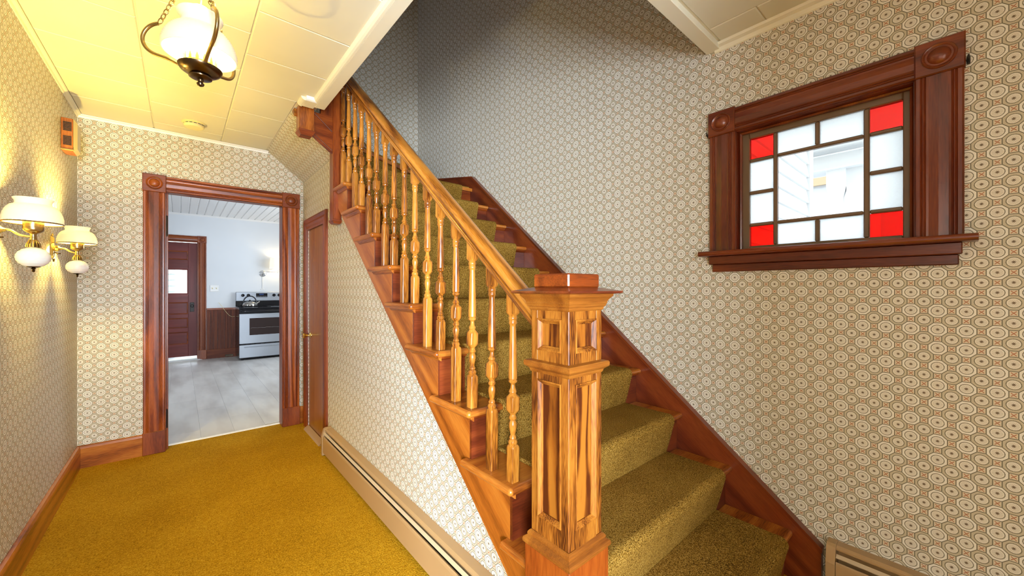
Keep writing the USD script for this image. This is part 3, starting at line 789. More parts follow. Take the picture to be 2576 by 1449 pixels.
# ------------------------------------------------------------------ railing
BX = 0.857
rs = 0.82
rb = lambda y: 1.222 + rs * (y - 0.99)
ra = thing('stair_railing', 'golden varnished handrail with turned balusters up the stairs', 'stair railing')
ct_, st_ = math.cos(math.atan(rs)), math.sin(math.atan(rs))
rprof = [(-0.020, 0), (0.020, 0), (0.023, 0.003), (0.024, 0.008), (0.022, 0.011), (0.0155, 0.0125), (0.021, 0.014), (0.0275, 0.0155), (0.029, 0.019), (0.0275, 0.0225), (0.021, 0.0245), (0.0165, 0.0265), (0.022, 0.0285), (0.031, 0.031), (0.0345, 0.036), (0.035, 0.042), (0.033, 0.048), (0.027, 0.053), (0.015, 0.0565), (0, 0.0575)]
rprof = rprof + [(-p, q) for p, q in rprof[-2:1:-1]]
y0r, y1r = NY + 0.0725, 2.86
m = prism(rprof, (BX, y0r, rb(y0r)), X, np.array([0, -st_, ct_]) / ct_ * ct_, np.array([0, ct_, st_]), (y1r - y0r) / ct_)
# cut the ends upright by shearing the end sections
v = m.vertices.copy()
rel = (v - np.array([BX, y0r, rb(y0r)])) @ np.array([0, ct_, st_])
upn = (v - np.array([BX, y0r, rb(y0r)])) @ np.array([0, -st_, ct_])
rel2 = rel + upn * rs
m.vertices = np.array([BX, y0r, rb(y0r)]) + np.outer(rel2, [0, ct_, st_]) + np.outer(upn, [0, -st_, ct_]) + np.outer(v[:, 0] - BX, X)
part('handrail', m, 'pine_rail', ra, smooth=35)


def baluster(y, zf):
    t = rb(y)                                         # underside of the rail on the baluster's axis
    s = 0.0158
    S = [(zf + 0.0005, s, 1), (t - 0.515, s, 1), (t - 0.507, s, 0.55), (t - 0.503, 0.0135, 0)]
    rings = [(-0.500, 0.0152), (-0.494, 0.0160), (-0.488, 0.0135), (-0.485, 0.0100), (-0.481, 0.0128), (-0.477, 0.0118), (-0.470, 0.0085), (-0.455, 0.0115), (-0.440, 0.0138), (-0.430, 0.0130), (-0.421, 0.0092), (-0.417, 0.0128), (-0.411, 0.0138), (-0.406, 0.0110), (-0.402, 0.0098)]
    S += [(t + a, r, 0) for a, r in rings]
    S += [(t - 0.397, 0.0125, 0.2), (t - 0.390, 0.0160, 0.75), (t - 0.386, 0.0165, 1), (t - 0.345, 0.0165, 1), (t - 0.341, 0.0160, 0.75), (t - 0.333, 0.0125, 0.1)]
    S += [(t + a, r, 0) for a, r in [(-0.329, 0.0112), (-0.325, 0.0142), (-0.320, 0.0130), (-0.312, 0.0090), (-0.300, 0.0075), (-0.296, 0.0095), (-0.292, 0.0145), (-0.287, 0.0156), (-0.283, 0.0130), (-0.280, 0.0152), (-0.24, 0.0146), (-0.18, 0.0133), (-0.12, 0.0115), (-0.104, 0.0108), (-0.098, 0.0115), (-0.094, 0.0140), (-0.090, 0.0145), (-0.086, 0.0135), (-0.082, 0.0130), (-0.078, 0.0150), (-0.073, 0.0152), (-0.068, 0.0130)]]
    hi = s * rs * 0.98
    S += [(t - 0.062, 0.0145, 0.6), (t - 0.056, s, 1), (t - hi, s, 1), (t + 0.0, s, 1)]
    mm = loft(S, (BX, y, 0), 24)
    vv = mm.vertices.copy(); topm = vv[:, 2] > t - 1e-6
    vv[topm, 2] = rb(vv[topm, 1]) - 0.0005
    mm.vertices = vv
    part('baluster', mm, 'pine_gold_z', ra, smooth=28)


baluster(nose(2) + 0.155, top(2))
for k in range(3, 11):
    baluster(nose(k) + 0.041, top(k)); baluster(nose(k) + 0.157, top(k))

tp = thing('stair_post', 'tall square red stained post hanging at the turn of the stairs', 'post', (0.84, 2.90, 1.70))
part('shaft', box(0.812, 0.868, 2.862, 2.945, 1.715, 3.6, 0.003), 'red_wood_z', tp)
part('foot_cap', [hull([(x, y, z) for h, z in ((0.000, 1.735), (0.006, 1.732), (0.006, 1.722), (0.003, 1.718)) for x in (0.812 - h, 0.868 + h) for y in (2.862 - h, 2.945 + h)]), hull([(x, y, z) for h, z in ((0.002, 1.718), (-0.006, 1.704)) for x in (0.812 - h, 0.868 + h) for y in (2.862 - h, 2.945 + h)])], 'red_wood_x', tp)
dp = thing('newel_drop', 'boxed wooden newel drop hanging under the ceiling border', 'newel drop', (0.635, 2.86, 2.26))
part('box', box(0.590, 0.680, 2.815, 2.905, 2.296, ZC + 0.002, 0.003), 'pine_orange_z', dp)
part('foot', hull([(x, y, z) for h, z in ((0.004, 2.297), (0.004, 2.288), (-0.012, 2.262)) for x in (0.590 - h, 0.680 + h) for y in (2.815 - h, 2.905 + h)]), 'red_wood_x', dp)
part('bracket', prism([(2.905, ZC), (2.965, ZC), (2.955, ZC - 0.02), (2.905, ZC - 0.055)], (0.578, 0, 0), Y, Z, X, 0.03), 'pine_gold_y', dp)

# ------------------------------------------------------------------ baseboard heaters
def heater(label, wall_x, s, ya, yb, H=0.2, caps=(1, 1), grp=None):
    """s: +1 when the room lies towards -x from the wall plane."""
    h = thing('baseboard_heater', label, 'baseboard heater')
    e = np.array([-1.0 * s, 0, 0])
    o = np.array([wall_x, 0, 0])
    def pr(poly, a, b): return prism(poly, o + Y * a, e, Z, Y, b - a)
    c = H / 0.2
    body = [(0.001, 0.03), (0.001, 0.2 * c), (0.040, 0.2 * c), (0.050, 0.193 * c), (0.050, 0.186 * c), (0.047, 0.186 * c), (0.038, 0.194 * c), (0.005, 0.194 * c), (0.005, 0.03)]
    part('cover', pr(body, ya + 0.03, yb - 0.03), 'tan_enamel', h)
    part('fin_tube', [pr([(0.008, 0.06), (0.008, 0.12 * c), (0.048, 0.12 * c), (0.048, 0.06)], ya + 0.035, yb - 0.035)], 'dark_gap', h)
    part('damper', pr([(0.046, 0.168 * c), (0.058, 0.160 * c), (0.060, 0.163 * c), (0.048, 0.172 * c)], ya + 0.031, yb - 0.031), 'tan_lip', h)
    part('front_panel', pr([(0.058, 0.022), (0.064, 0.026), (0.066, 0.135 * c), (0.0645, 0.144 * c), (0.060, 0.148 * c), (0.054, 0.146 * c), (0.056, 0.143 * c), (0.060, 0.143 * c), (0.061, 0.135 * c), (0.058, 0.03)], ya + 0.031, yb - 0.031), 'tan_enamel', h)
    ec = [(0.0015, 0.004), (0.0015, 0.202 * c), (0.041, 0.202 * c), (0.053, 0.195 * c), (0.069, 0.140 * c), (0.069, 0.004)]
    if caps[0]: part('end_cap', pr(ec, ya, ya + 0.0295), 'tan_enamel', h)
    if caps[1]: part('end_cap', pr(ec, yb - 0.0295, yb), 'tan_enamel', h)
    return h


heater('long tan metal baseboard heater under the stair wall', W, 1, 0.95, 3.12)
heater('tan metal baseboard heater against the right wall below the window', D, 1, -1.0, 0.352, 0.222)

# ------------------------------------------------------------------ pendant lamp
PX, PY = 0.058, 1.86
pl = thing('pendant_lamp', 'hobnail milk glass hanging lamp with brass arms and chains', 'pendant lamp', (PX, PY, 2.02))
P3 = (PX, PY, 0)
part('bowl', lathe([(0.003, 2.006), (0.010, 2.010), (0.012, 2.016), (0.007, 2.022), (0.010, 2.027), (0.010, 2.031), (0.026, 2.034), (0.035, 2.038), (0.036, 2.042), (0.030, 2.046), (0.048, 2.053), (0.060, 2.061), (0.066, 2.070), (0.067, 2.075), (0.062, 2.078), (0, 2.079)], 48, P3), 'bronze', pl, smooth=40)
part('gallery', [lathe([(0.050, 2.0785), (0.050, 2.088), (0.047, 2.0885)], 40, P3)] + [hull([(PX + r * math.cos(a + da), PY + r * math.sin(a + da), z) for r in (0.0475, 0.0495) for da, z in ((-0.10, 2.088), (0.10, 2.088), (-0.10, 2.098), (0.10, 2.098), (-0.03, 2.108), (0.03, 2.108), (0, 2.114))]) for a in np.arange(14) * 2 * math.pi / 14], 'antique_brass', pl)
part('chimney', shell([(0.044, 2.090), (0.045, 2.12), (0.045, 2.17), (0.042, 2.20), (0.030, 2.23), (0.026, 2.30)], 40, P3, 0.002), 'opal_chimney', pl, smooth=40)
shp = [(0.112, 2.120), (0.113, 2.126)] + [(0.113 * math.cos(t) + 0.0, 2.128 + 0.112 * math.sin(t)) for t in np.linspace(0.06, 1.02, 26)]
shp += [(0.058, 2.226), (0.056, 2.232), (0.0555, 2.240), (0.059, 2.250), (0.066, 2.262), (0.068, 2.268), (0.067, 2.273)]
part('shade', shell(shp, 96, P3, 0.003, bumps=(48, 22, 0.0028)), 'opal_shade', pl, smooth=60)
for a in (math.radians(281.3), math.radians(54.3), math.radians(145.3)):
    c, s_ = math.cos(a), math.sin(a)
    arm = [(0.058, 2.074), (0.090, 2.094), (0.125, 2.108), (0.160, 2.120), (0.188, 2.142), (0.199, 2.172), (0.189, 2.205), (0.166, 2.226), (0.146, 2.232)]
    part('arm', tube([(PX + r * c, PY + r * s_, z) for r, z in arm], 0.0062, 10, 48), 'antique_brass', pl, smooth=50)
    links = []
    p0, p1 = np.array([PX + 0.142 * c, PY + 0.142 * s_, 2.234]), np.array([PX + 0.030 * c, PY + 0.030 * s_, 2.442])
    nlk = 12; dirv = (p1 - p0) / np.linalg.norm(p1 - p0); sp = np.linalg.norm(p1 - p0) / nlk
    side = np.array([-s_, c, 0]); oth = np.cross(dirv, side)
    for i in range(nlk):
        cc = p0 + dirv * sp * (i + 0.5); sd = side if i % 2 else oth
        rp_ = [cc + dirv * 0.0125 * math.sin(t) + sd * 0.0072 * math.cos(t) for t in np.linspace(0, 2 * math.pi, 15)]
        links.append(tube(rp_, 0.0017, 6))
    part('chain', links, 'antique_brass', pl, smooth=50)
part('cord', tube([(PX, PY, 2.302), (PX + 0.004, PY, 2.36), (PX, PY, 2.44)], 0.003, 8, 10), 'plastic_ivory', pl, smooth=50)
part('canopy', lathe([(0.030, 2.440), (0.045, 2.446), (0.050, 2.4545)], 32, P3), 'antique_brass', pl, smooth=40)


def bulb(name, loc, power, r=0.018, color=LAMP):
    l = UsdLux.SphereLight.Define(stage, '/World/' + name)
    l.CreateRadiusAttr(r); l.CreateIntensityAttr(power); l.CreateColorAttr(Gf.Vec3f(*color))
    UsdGeom.Xformable(l).AddTranslateOp().Set(Gf.Vec3d(*loc))


bulb('pendant_bulb', (PX, PY, 2.15), 500.0, 0.02)

# ------------------------------------------------------------------ wall sconces
def sconce(label, sx, y):
    s = thing('wall_sconce', label, 'wall sconce', (XL, y, 1.46))
    part('back_plate', [hull([(XL + d, y + w * math.cos(t), 1.475 + h * math.sin(t)) for d, w, h in ((0.001, 0.026, 0.066), (0.008, 0.024, 0.062), (0.013, 0.016, 0.050)) for t in np.linspace(0, 2 * math.pi, 24, endpoint=False)]),
        lathe([(0.006, 0), (0.005, 0.004), (0.0, 0.018)], 12, (XL + 0.006, y, 1.538), Z)], 'brass', s, smooth=40)
    part('hub', lathe([(0.012, 0), (0.016, 0.006), (0.016, 0.016), (0.009, 0.022), (0.006, 0.030), (0.0, 0.032)], 20, (XL + 0.012, y, 1.470), X), 'brass', s, smooth=40)
    part('switch_key', [tube([(XL + 0.014, y, 1.448), (XL + 0.026, y, 1.440), (XL + 0.036, y, 1.442)], 0.003, 8), lathe([(0.004, 0), (0.006, 0.004), (0.003, 0.008), (0.005, 0.012), (0.0, 0.018)], 12, (XL + 0.010, y, 1.412), -Z)], 'bronze', s)
    part('arm', tube([(XL + 0.030, y, 1.470), (XL + 0.042, y, 1.472), (XL + 0.055, y, 1.468), (XL + 0.070, y, 1.456), (XL + 0.085, y, 1.450), (sx, y, 1.450)], 0.0042, 10, 40), 'brass', s, smooth=50)
    o = (sx, y, 0)
    part('stem', lathe([(0.009, 1.436), (0.010, 1.440), (0.0085, 1.446), (0.0085, 1.458), (0.011, 1.462), (0.020, 1.466), (0.026, 1.472), (0.0275, 1.478), (0.0275, 1.488), (0.025, 1.489)], 32, o), 'antique_brass', s, smooth=40)
    part('gallery', shell([(0.0272, 1.488), (0.0278, 1.498), (0.0285, 1.510)], 40, o, 0.0012), 'brass', s, smooth=40)
    fl_ = [(0.010, 1.437), (0.012, 1.430), (0.017, 1.420), (0.018, 1.408)]
    part('fluted_neck', [lathe([(0.012, 1.406), (0.011, 1.437)], 24, o)] + [tube([(sx + r * math.cos(a), y + r * math.sin(a), z) for r, z in fl_], 0.0026, 6) for a in np.arange(14) * 2 * math.pi / 14], 'antique_brass', s, smooth=40)
    gp = [(0.012, 1.4075)] + [(0.0445 * math.cos(t), 1.3685 + 0.039 * math.sin(t)) for t in np.linspace(1.25, -1.12, 26)]
    part('globe', cat(shell(gp[::-1], 80, o, 0.002, bumps=(40, 18, 0.0016))), 'milk_glass', s, smooth=60)
    part('finial', lathe([(0, 1.311), (0.003, 1.313), (0.005, 1.317), (0.003, 1.321), (0.007, 1.325), (0.004, 1.328), (0.017, 1.331), (0.0195, 1.3345)], 20, o), 'bronze', s, smooth=40)
    sp_ = [(0.0775, 1.502), (0.0785, 1.505)] + [(0.046 + 0.0325 * math.cos(t), 1.506 + 0.066 * math.sin(t)) for t in np.linspace(0.05, 1.5, 20)]
    sp_ += [(0.0465, 1.574), (0.0455, 1.580), (0.0470, 1.587), (0.0510, 1.593), (0.0525, 1.596)]
    part('shade', shell(sp_, 80, o, 0.0022, bumps=(40, 16, 0.0014)), 'opal_shade', s, smooth=60)
    part('shade_rim', shell([(0.0778, 1.4990), (0.0797, 1.5008), (0.0788, 1.5040)], 48, o, 0.0015), 'antique_brass', s, smooth=40)
    part('bulb', lathe([(0.012, 1.489), (0.013, 1.500), (0.016, 1.506), (0.019, 1.516), (0.019, 1.526), (0.014, 1.536), (0, 1.540)], 24, o), 'opal_chimney', s, smooth=40)
    return s


sconce('brass wall sconce with hobnail shade, the nearer of the two', -0.432, 2.35)
sconce('brass wall sconce with hobnail shade, the one beside the far corner', -0.442, 3.27)
bulb('sconce_bulb', (-0.432, 2.35, 1.560), 2000.0, 0.018)
bulb('sconce_bulb_far', (-0.442, 3.27, 1.560), 2000.0, 0.018)

# door chime box
ch = thing('door_chime', 'wood grained door chime box with louvred sides high on the left wall', 'door chime', (XL, 3.56, 2.07))
part('case', box(XL + 0.001, XL + 0.050, 3.497, 3.625, 2.078, 2.272, 0.002), 'pine_orange_z', ch)
for z0 in (2.195, 2.110):
    for i in range(7):
        part('louvre', box(XL + 0.010, XL + 0.044, 3.494, 3.4968, z0 + i * 0.008, z0 + i * 0.008 + 0.0045), 'dark_gap', ch)
part('cover', hull([(XL + 0.0505, y, z) for y in (3.500, 3.622) for z in (2.076, 2.274)] + [(XL + 0.066, y, z) for y in (3.512, 3.610) for z in (2.095, 2.250)]), 'cover_plastic', ch)
part('trim_strip', box(XL + 0.001, XL + 0.054, 3.493, 3.4965, 2.079, 2.086, 0.001), 'brass', ch)

# smoke detector
sd = thing('smoke_detector', 'round yellowed smoke detector on the ceiling near the end wall', 'smoke detector', (0.078, 3.655, 2.42))
So = (0.078, 3.655, 0)
part('base', lathe([(0.066, 2.4485), (0.072, 2.4515), (0.072, 2.4547)], 40, So), 'plastic_ivory', sd, smooth=35)
part('body', lathe([(0.046, 2.4205), (0.056, 2.4245), (0.060, 2.430), (0.060, 2.4400), (0.057, 2.4410), (0.057, 2.4440), (0.0605, 2.4450), (0.0605, 2.4483)], 40, So), 'plastic_ivory', sd, smooth=35)
part('vent', [box(0.078 + 0.0585 * math.cos(a) - 0.001, 0.078 + 0.0585 * math.cos(a) + 0.001, 3.655 + 0.0585 * math.sin(a) - 0.010, 3.655 + 0.0585 * math.sin(a) + 0.010, 2.4414, 2.4436) for a in (math.pi, 0)] + [hull([(0.078 + r * math.cos(a + d), 3.655 + r * math.sin(a + d), z) for r in (0.056, 0.0595) for d in (-0.15, 0, 0.15) for z in (2.4412, 2.4438)]) for a in np.radians([250, 275, 300, 225, 325])], 'dark_gap', sd)

# ------------------------------------------------------------------ kitchen beyond the doorway
YK, ZK = 8.67, 2.53
kf = thing('floor_002', 'pale grey wood look vinyl plank floor of the kitchen', 'vinyl floor', kind='structure')
part('subfloor', box(-2.2, 3.0, YB, YK + 0.1, -0.06, -0.004), 'exterior_grey', kf)
for i in range(9):
    x0 = -0.55 + i * 0.228
    y = YB + 0.001 - (i * 0.47) % 1.2
    while y < YK:
        a, b = max(y, YB + 0.021), min(y + 1.2, YK)
        if b - a > 0.05: part('plank', box(x0 + 0.0004, x0 + 0.2276, a + 0.0004, b - 0.0004, -0.004, 0.001, 0.0006), 'vinyl_plank', kf)
        y += 1.2
part('plank_field', [box(-2.2, -0.55, YB + 0.021, YK, -0.004, 0.001), box(1.502, 3.0, YB + 0.021, YK, -0.004, 0.001)], 'vinyl_plank', kf, kind='stuff')
kw = sg.box(-2.2, 0, 3.0, ZK).difference(sg.box(-0.60, -1, 0.235, 2.05))
tag(part('wall_kitchen', prism(kw, (0, YK + 0.12, 0), X, Z, -Y, 0.12), 'kitchen_plaster'), 'pale blue grey kitchen wall behind the stove', 'wall', kind='structure')
tag(part('wall_kitchen_left', box(-2.3, -2.2, YB, YK + 0.12, 0, ZK), 'kitchen_plaster'), 'left kitchen wall', 'wall', kind='structure')
tag(part('wall_kitchen_right', box(3.0, 3.1, YB, YK + 0.12, 0, ZK), 'kitchen_plaster'), 'right kitchen wall', 'wall', kind='structure')
tag(part('wall_kitchen_front', cat(box(-2.3, XL - 0.12, YB - 0.11, YB, 0, ZK), box(D + 0.14, 3.1, YB - 0.11, YB, 0, ZK)), 'kitchen_plaster'), 'kitchen wall either side of the hall', 'wall', kind='structure')
kc = thing('ceiling_002', 'white beadboard ceiling of the kitchen', 'ceiling', kind='structure')
part('slab', box(-2.3, 3.1, YB, YK + 0.12, ZK + 0.01, ZK + 0.1), 'white_paint', kc)
bwid = 0.105
for i in range(24):
    x0 = -0.62 + i * bwid
    part('board', hull([(x, y, ZK + 0.01) for x in (x0 + 0.002, x0 + bwid - 0.002) for y in (YB, YK)] + [(x, y, ZK) for x in (x0 + 0.010, x0 + bwid - 0.010) for y in (YB, YK)]), 'white_paint', kc)
part('board_field', [box(-2.3, -0.62, YB, YK, ZK, ZK + 0.01), box(-0.62 + 24 * bwid, 3.1, YB, YK, ZK, ZK + 0.01)], 'white_paint', kc, kind='stuff')
part('crown', prism([(0, 0), (0.03, 0), (0.018, 0.008), (0.006, 0.022), (0, 0.03)], (-2.2, YK, ZK), -Y, -Z, X, 5.2), 'white_paint', kc)

# outside kitchen door with its glass
d2 = thing('door_2', 'dark red panelled kitchen door with a glass pane', 'door', kind='structure')
KD0, KD1 = YK + 0.02, YK + 0.06
KX0, KX1 = -0.60, 0.226
def kb(n, x0, x1, z0, z1, m='mahogany_z', y0=KD0, y1=KD1, **kw): return part(n, box(x0, x1, y0, y1, z0, z1, 0.003), m, d2, **kw)
kb('stile', 0.106, KX1, 0.06, 2.03); kb('stile', KX0, KX0 + 0.12, 0.06, 2.03)
PXL, PXR = KX0 + 0.12, 0.106
zr = [0.06, 0.258, 0.425, 0.495, 0.665, 0.735, 0.945, 1.085, 1.535, 1.665, 1.80, 2.03]
zr = [0.06, 0.30, 0.50, 0.585, 0.755, 0.84, 1.005, 1.115, 1.60, 1.725, 1.86, 2.03]
for z0, z1 in ((0.06, 0.285), (0.495, 0.565), (0.735, 0.80), (1.005, 1.145), (1.575, 1.735), (1.885, 2.03)):
    kb('rail', PXL, PXR, z0, z1, 'mahogany_x')
for z0, z1 in ((0.285, 0.495), (0.565, 0.735), (0.80, 1.005), (1.735, 1.885)):
    kb('panel', PXL, PXR, z0, z1, 'mahogany_x', KD0 + 0.014, KD1 - 0.010)
    part('panel_moulding', frame((PXL, PXR, z0, z1), [(0, -0.004), (0, -0.016), (-0.018, -0.016), (-0.014, -0.008)], (0, KD0, 0), X, Z, -Y), 'red_wood_x', d2)
part('pane', box(PXL, PXR, KD0 + 0.016, KD0 + 0.020, 1.145, 1.575), 'clear_pane', d2, 'glass pane of the kitchen door')
part('glazing_bead', frame((PXL, PXR, 1.145, 1.575), [(0, -0.002), (0, -0.016), (-0.014, -0.016)], (0, KD0, 0), X, Z, -Y), 'mahogany_x', d2)
lk = part('lock_plate', box(0.13, 0.185, KD0 - 0.012, KD0, 0.84, 1.0, 0.003), 'iron', d2, 'black rim lock plate')
part('knob', lathe([(0.008, 0), (0.008, 0.02), (0.020, 0.026), (0.024, 0.036), (0.018, 0.046), (0, 0.048)], 24, (0.158, KD0 - 0.012, 0.94), -Y), 'iron', lk, smooth=40)
part('sill', hull([(KX0, YK - 0.05, 0.001), (0.30, YK - 0.05, 0.001), (KX0, YK + 0.10, 0.001), (0.30, YK + 0.10, 0.001), (KX0, YK - 0.02, 0.02), (0.24, YK - 0.02, 0.02), (KX0, YK + 0.10, 0.03), (0.235, YK + 0.10, 0.03)]), 'plastic_white', d2, 'white door sill')
part('sweep', box(KX0, KX1, KD0 - 0.006, KD0, 0.045, 0.075, 0.002), 'chrome', d2, 'metal door sweep')
t2 = thing('trim_2', 'red varnished casing with corner block round the kitchen back door', 'door casing', kind='structure')
part('casing_board', prism(casing_profile(0.118, 0.02), (0.232, YK, 0.165), X, -Y, Z, 2.04 - 0.165), 'red_wood_z', t2)
part('casing_board', prism(casing_profile(0.11, 0.02), (-0.60, YK, 2.04), Z, -Y, X, 0.832), 'red_wood_x', t2)
part('plinth_block', box(0.229, 0.353, YK - 0.026, YK, 0.001, 0.165, 0.003), 'red_wood_z', t2)
corner_block(t2, (0.229, 0.353, 2.038, 2.155), (0, YK, 0), X, Z, -Y, 0.028, 'red_wood_x')
part('jamb', box(0.226, 0.235, YK, YK + 0.1, 0.03, 2.04), 'red_wood_z', t2)

wn = thing('trim_3', 'dark red beadboard wainscot with a cap rail beside the stove', 'wainscot', kind='structure')
for i in range(16):
    x0 = 0.355 + i * 0.0505
    part('board', hull([(x, YK, z) for x in (x0 + 0.001, x0 + 0.0495) for z in (0.16, 0.855)] + [(x, YK - 0.014, z) for x in (x0 + 0.006, x0 + 0.0445) for z in (0.16, 0.855)] + [(x, YK - 0.010, z) for x in (x0 + 0.001, x0 + 0.0495) for z in (0.16, 0.855)]), 'wainscot_z', wn)
part('cap_rail', box(0.354, 1.17, YK - 0.03, YK, 0.855, 0.892, 0.005), 'red_wood_x', wn)
part('base_board', box(0.354, 1.17, YK - 0.024, YK, 0.001, 0.16, 0.003), 'wainscot_x', wn)
rg = thing('floor_register', 'small dark vent set in the wainscot baseboard by the stove', 'vent', (0.70, YK - 0.025, 0.0))
part('plate', box(0.615, 0.735, YK - 0.030, YK - 0.0245, 0.010, 0.05, 0.002), 'iron', rg)
for i in range(4): part('slat', box(0.622, 0.728, YK - 0.0325, YK - 0.0302, 0.015 + i * 0.008, 0.019 + i * 0.008), 'bronze', rg)

# stove
sv = thing('stove', 'stainless electric range with a black cooktop and oven door', 'stove', (1.145, 8.03, 0.0))
sx0, sx1, sy0, sy1 = 0.766, 1.526, 8.03, 8.635
part('body', box(sx0, sx1, sy0 + 0.03, sy1, 0.03, 0.888, 0.004), 'black_enamel', sv)
for x in (sx0 + 0.05, sx1 - 0.05):
    part('foot', lathe([(0.016, 0.001), (0.016, 0.03)], 16, (x, sy0 + 0.07, 0)), 'black_enamel', sv)
dr = part('drawer', box(sx0, sx1, sy0, sy0 + 0.03, 0.045, 0.265, 0.006), 'steel', sv)
part('drawer_pull', prism([(0, 0), (0.010, 0.004), (0.012, 0.010), (0.004, 0.014), (0, 0.014)], (sx0 + 0.07, sy0, 0.222), -Y, Z, X, 0.62), 'steel', dr)
od = part('oven_door', box(sx0, sx1, sy0, sy0 + 0.03, 0.288, 0.805, 0.006), 'steel', sv)
part('oven_window', box(0.912, 1.38, sy0 - 0.003, sy0 + 0.001, 0.432, 0.725, 0.002), 'oven_glass', od)
part('oven_rack', tube([(0.93, sy0 - 0.0034, 0.556), (1.36, sy0 - 0.0034, 0.556)], 0.0008, 6), 'chrome', od)
part('door_handle', tube([(sx0 + 0.04, sy0, 0.848), (sx0 + 0.045, sy0 - 0.032, 0.848), (sx0 + 0.08, sy0 - 0.04, 0.848), (sx1 - 0.08, sy0 - 0.04, 0.848), (sx1 - 0.045, sy0 - 0.032, 0.848), (sx1 - 0.04, sy0, 0.848)], 0.013, 12, 60), 'black_enamel', od, smooth=50)
part('vent_band', box(sx0, sx1, sy0 + 0.001, sy0 + 0.03, 0.812, 0.888, 0.004), 'black_enamel', sv)
part('cooktop', box(sx0 - 0.004, sx1 + 0.004, sy0 - 0.012, sy1 - 0.05, 0.889, 0.910, 0.006), 'black_enamel', sv)
for x, y, r in ((0.95, 8.18, 0.10), (1.34, 8.18, 0.085), (0.95, 8.45, 0.085), (1.34, 8.45, 0.10)):
    part('burner_ring', shell([(r, 0.9103), (r + 0.002, 0.9108), (r + 0.004, 0.9103)], 40, (x, y, 0), 0.0005), 'steel', sv)
part('back_guard_base', box(sx0, sx1, 8.588, sy1, 0.911, 1.01, 0.003), 'black_enamel', sv)
bg = part('back_guard', box(sx0, sx1, 8.575, sy1, 1.010, 1.176, 0.008), 'steel', sv)
for x in (0.872, 0.957, 1.365, 1.45):
    part('knob', [lathe([(0.027, 0), (0.027, 0.004), (0.021, 0.008), (0.019, 0.024), (0, 0.025)], 24, (x, 8.575, 1.115), -Y), box(x - 0.004, x + 0.004, 8.545, 8.552, 1.098, 1.132, 0.001)], 'black_enamel', bg)
part('control_panel', box(1.076, 1.256, 8.572, 8.5751, 1.078, 1.150), 'black_enamel', bg)
part('clock_display', box(1.125, 1.195, 8.5705, 8.572, 1.118, 1.142), 'display_blue', bg)
for i in range(10):
    part('touch_key', box(1.083 + 0.0175 * i, 1.092 + 0.0175 * i, 8.571, 8.572, 1.086, 1.096), 'steel', bg)
kt = thing('kettle', 'shiny steel kettle with a black arched handle on the stove', 'kettle', (0.965, 8.44, 0.911))
ko = (0.965, 8.44, 0)
part('body', lathe([(0.100, 0.9125), (0.112, 0.918), (0.117, 0.935), (0.114, 0.958), (0.100, 0.982), (0.075, 1.000), (0.040, 1.008), (0, 1.010)], 40, ko), 'kettle_steel', kt, smooth=40)
part('lid', lathe([(0.040, 1.0085), (0.034, 1.014), (0.014, 1.018), (0.008, 1.022), (0.013, 1.030), (0, 1.036)], 32, ko), 'black_enamel', kt, smooth=40)
part('handle', tube([(0.965 + 0.098 * math.cos(t), 8.44, 0.985 + 0.118 * math.sin(t)) for t in np.linspace(0.05, math.pi - 0.05, 16)], 0.009, 10, 40), 'black_enamel', kt, smooth=50)
part('spout', tube([(0.965 + 0.095, 8.44, 0.965), (0.965 + 0.13, 8.44, 0.985), (0.965 + 0.15, 8.44, 1.003)], [0.02, 0.012], 12, 10), 'kettle_steel', kt, smooth=50)

# swing arm lamp over the stove
kl = thing('swing_arm_lamp', 'nickel swing arm wall lamp with a linen drum shade over the stove', 'wall lamp', (1.193, YK, 1.525))
part('back_plate', lathe([(0.058, 0.001), (0.058, 0.006), (0.046, 0.012), (0.030, 0.015), (0.022, 0.024), (0, 0.026)], 32, (1.193, YK, 1.525), -Y), 'chrome', kl, smooth=40)
part('arm', [tube([(1.193, YK - 0.02, 1.53), (1.193, YK - 0.07, 1.555), (1.30, YK - 0.10, 1.558), (1.43, YK - 0.12, 1.558)], 0.006, 10), lathe([(0.009, 1.535), (0.012, 1.545), (0.012, 1.59), (0.007, 1.60)], 16, (1.43, YK - 0.12, 0))], 'chrome', kl, smooth=50)
part('shade', shell([(0.150, 1.622), (0.146, 1.70), (0.138, 1.812)], 48, (1.43, YK - 0.16, 0), 0.002), 'linen_shade', kl, smooth=50)
cc_ = thing('cord_channel', 'thin white cord cover running down the wall under the swing arm lamp', 'cord cover', (1.19, YK, 1.18))
part('channel', box(1.183, 1.195, YK - 0.010, YK - 0.001, 1.235, 1.466, 0.002), 'plastic_white', cc_)
part('plug_bracket', box(1.160, 1.222, YK - 0.012, YK - 0.001, 1.215, 1.234, 0.002), 'plastic_white', cc_)
bulb('stove_lamp_bulb', (1.43, YK - 0.16, 1.72), 70.0, 0.025, (1.0, 0.80, 0.5))
sw = thing('light_switch', 'double white switch plate on the kitchen wall above the wainscot', 'light switch', (0.464, YK, 1.24))
part('plate', box(0.403, 0.526, YK - 0.007, YK - 0.001, 1.185, 1.302, 0.003), 'plastic_white', sw)
for x in (0.436, 0.493): part('toggle', hull([(x + a, YK - 0.0071, 1.243 + b) for a in (-0.006, 0.006) for b in (-0.012, 0.012)] + [(x + a, YK - 0.018, 1.250 + b) for a in (-0.004, 0.004) for b in (-0.002, 0.006)]), 'plastic_ivory', sw)
cd = tag(part('power_cord', tube([(0.52, YK - 0.034, 0.99), (0.58, YK - 0.036, 0.90), (0.64, YK - 0.045, 0.80), (0.72, YK - 0.045, 0.73), (0.755, YK - 0.040, 0.735)], 0.003, 8, 40), 'plastic_ivory', smooth=50), 'thin pale cord drooping across the wainscot to the stove', 'cord')

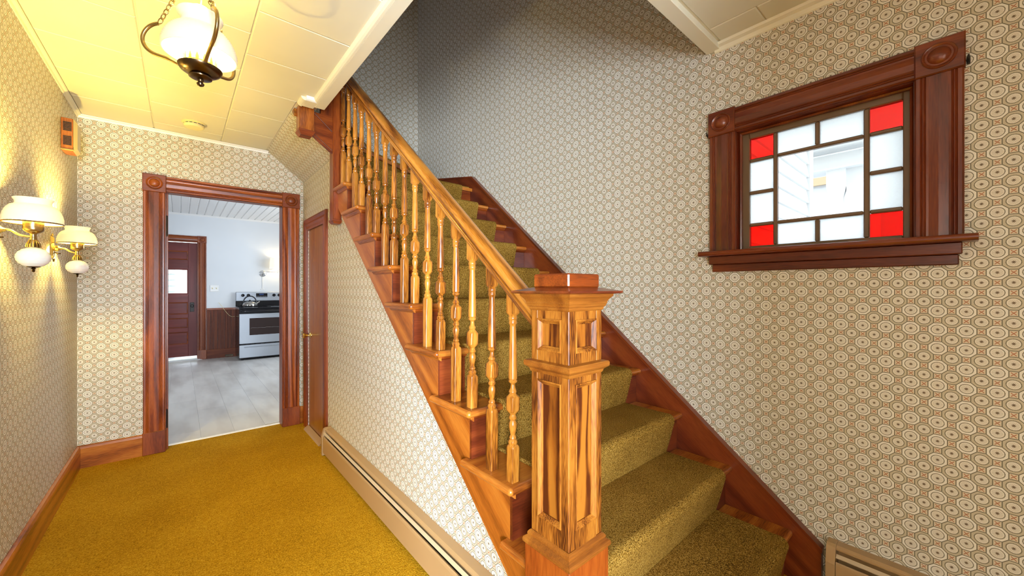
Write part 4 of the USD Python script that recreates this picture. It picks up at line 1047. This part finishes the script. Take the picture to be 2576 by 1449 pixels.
# ------------------------------------------------------------------ outside
tag(part('ground', box(D + 0.14, 14, -8, 3.9, -0.7, -0.6), 'gravel'), 'pale gravel yard outside the window', 'ground', kind='structure')
hw = thing('house_wing', 'white clapboard wing of the house seen through the centre pane', 'house wing')
WY = 0.72
part('wall', box(D + 0.16, 3.40, WY, WY + 0.12, -0.6, 4.5), 'exterior_white', hw)
for i in range(24):
    z0 = 0.75 + i * 0.092
    part('clapboard', hull([(x, y, z) for x in (D + 0.16, 3.385) for y, z in ((WY, z0), (WY, z0 + 0.104), (WY - 0.020, z0), (WY - 0.004, z0 + 0.104), (WY - 0.020, z0 + 0.008))]), 'exterior_white', hw)
part('corner_board', box(3.385, 3.475, WY - 0.028, WY + 0.12, -0.6, 4.5, 0.003), 'exterior_white', hw)
pc = thing('porch', 'white neighbouring porch with a post and bracket seen through the centre pane', 'porch')
part('beam', box(4.6, 4.85, -1.5, 4.0, 2.36, 2.50, 0.01), 'exterior_white', pc)
part('fascia', box(4.45, 4.6, -1.5, 4.0, 2.50, 3.2, 0.01), 'exterior_grey', pc)
part('back_wall', box(6.4, 6.5, -3, 4.0, -0.6, 5.0), 'exterior_dull', pc)
part('floor', box(4.5, 6.4, -1.5, 4.0, -0.2, 0.0), 'exterior_grey', pc)
part('trim_band', box(6.36, 6.4, 1.08, 1.34, 2.60, 2.70), 'exterior_tan', pc)
part('post', loft([(0.0, 0.08, 1), (1.7, 0.07, 1), (1.76, 0.055, 0.3), (2.1, 0.05, 0), (2.2, 0.07, 1), (2.36, 0.07, 1)], (4.72, 0.76, 0), 24), 'exterior_white', pc)
part('bracket', prism([(0.69, 2.36), (0.40, 2.36), (0.48, 2.32), (0.60, 2.22), (0.66, 2.10), (0.69, 2.05)], (4.70, 0, 0), Y, Z, X, 0.05), 'exterior_white', pc)
part('window_frame', frame((0.15, 0.62, 1.2, 2.3), [(0, 0), (0, 0.03), (0.09, 0.03), (0.09, 0)], (6.4, 0, 0), Y, Z, -X), 'exterior_dull', pc)
part('window_pane', box(6.385, 6.395, 0.15, 0.62, 1.2, 2.3), 'exterior_grey', pc)
nh = thing('neighbor_house', 'pale clapboard house side seen through the kitchen door glass', 'house')
part('wall', box(-3, 2, 11.0, 11.2, -0.6, 5.0), 'exterior_mint', nh)
for i in range(16):
    z0 = 0.55 + i * 0.125
    part('clapboard', hull([(x, y, z) for x in (-3, 2) for y, z in ((11.0, z0), (11.0, z0 + 0.135), (10.972, z0), (10.995, z0 + 0.135), (10.972, z0 + 0.01))]), 'exterior_mint', nh)
tag(part('ground_001', box(-4, 4, YK + 0.13, 11.0, -0.7, -0.6), 'gravel'), 'pale gravel yard outside the kitchen door', 'ground', kind='structure')
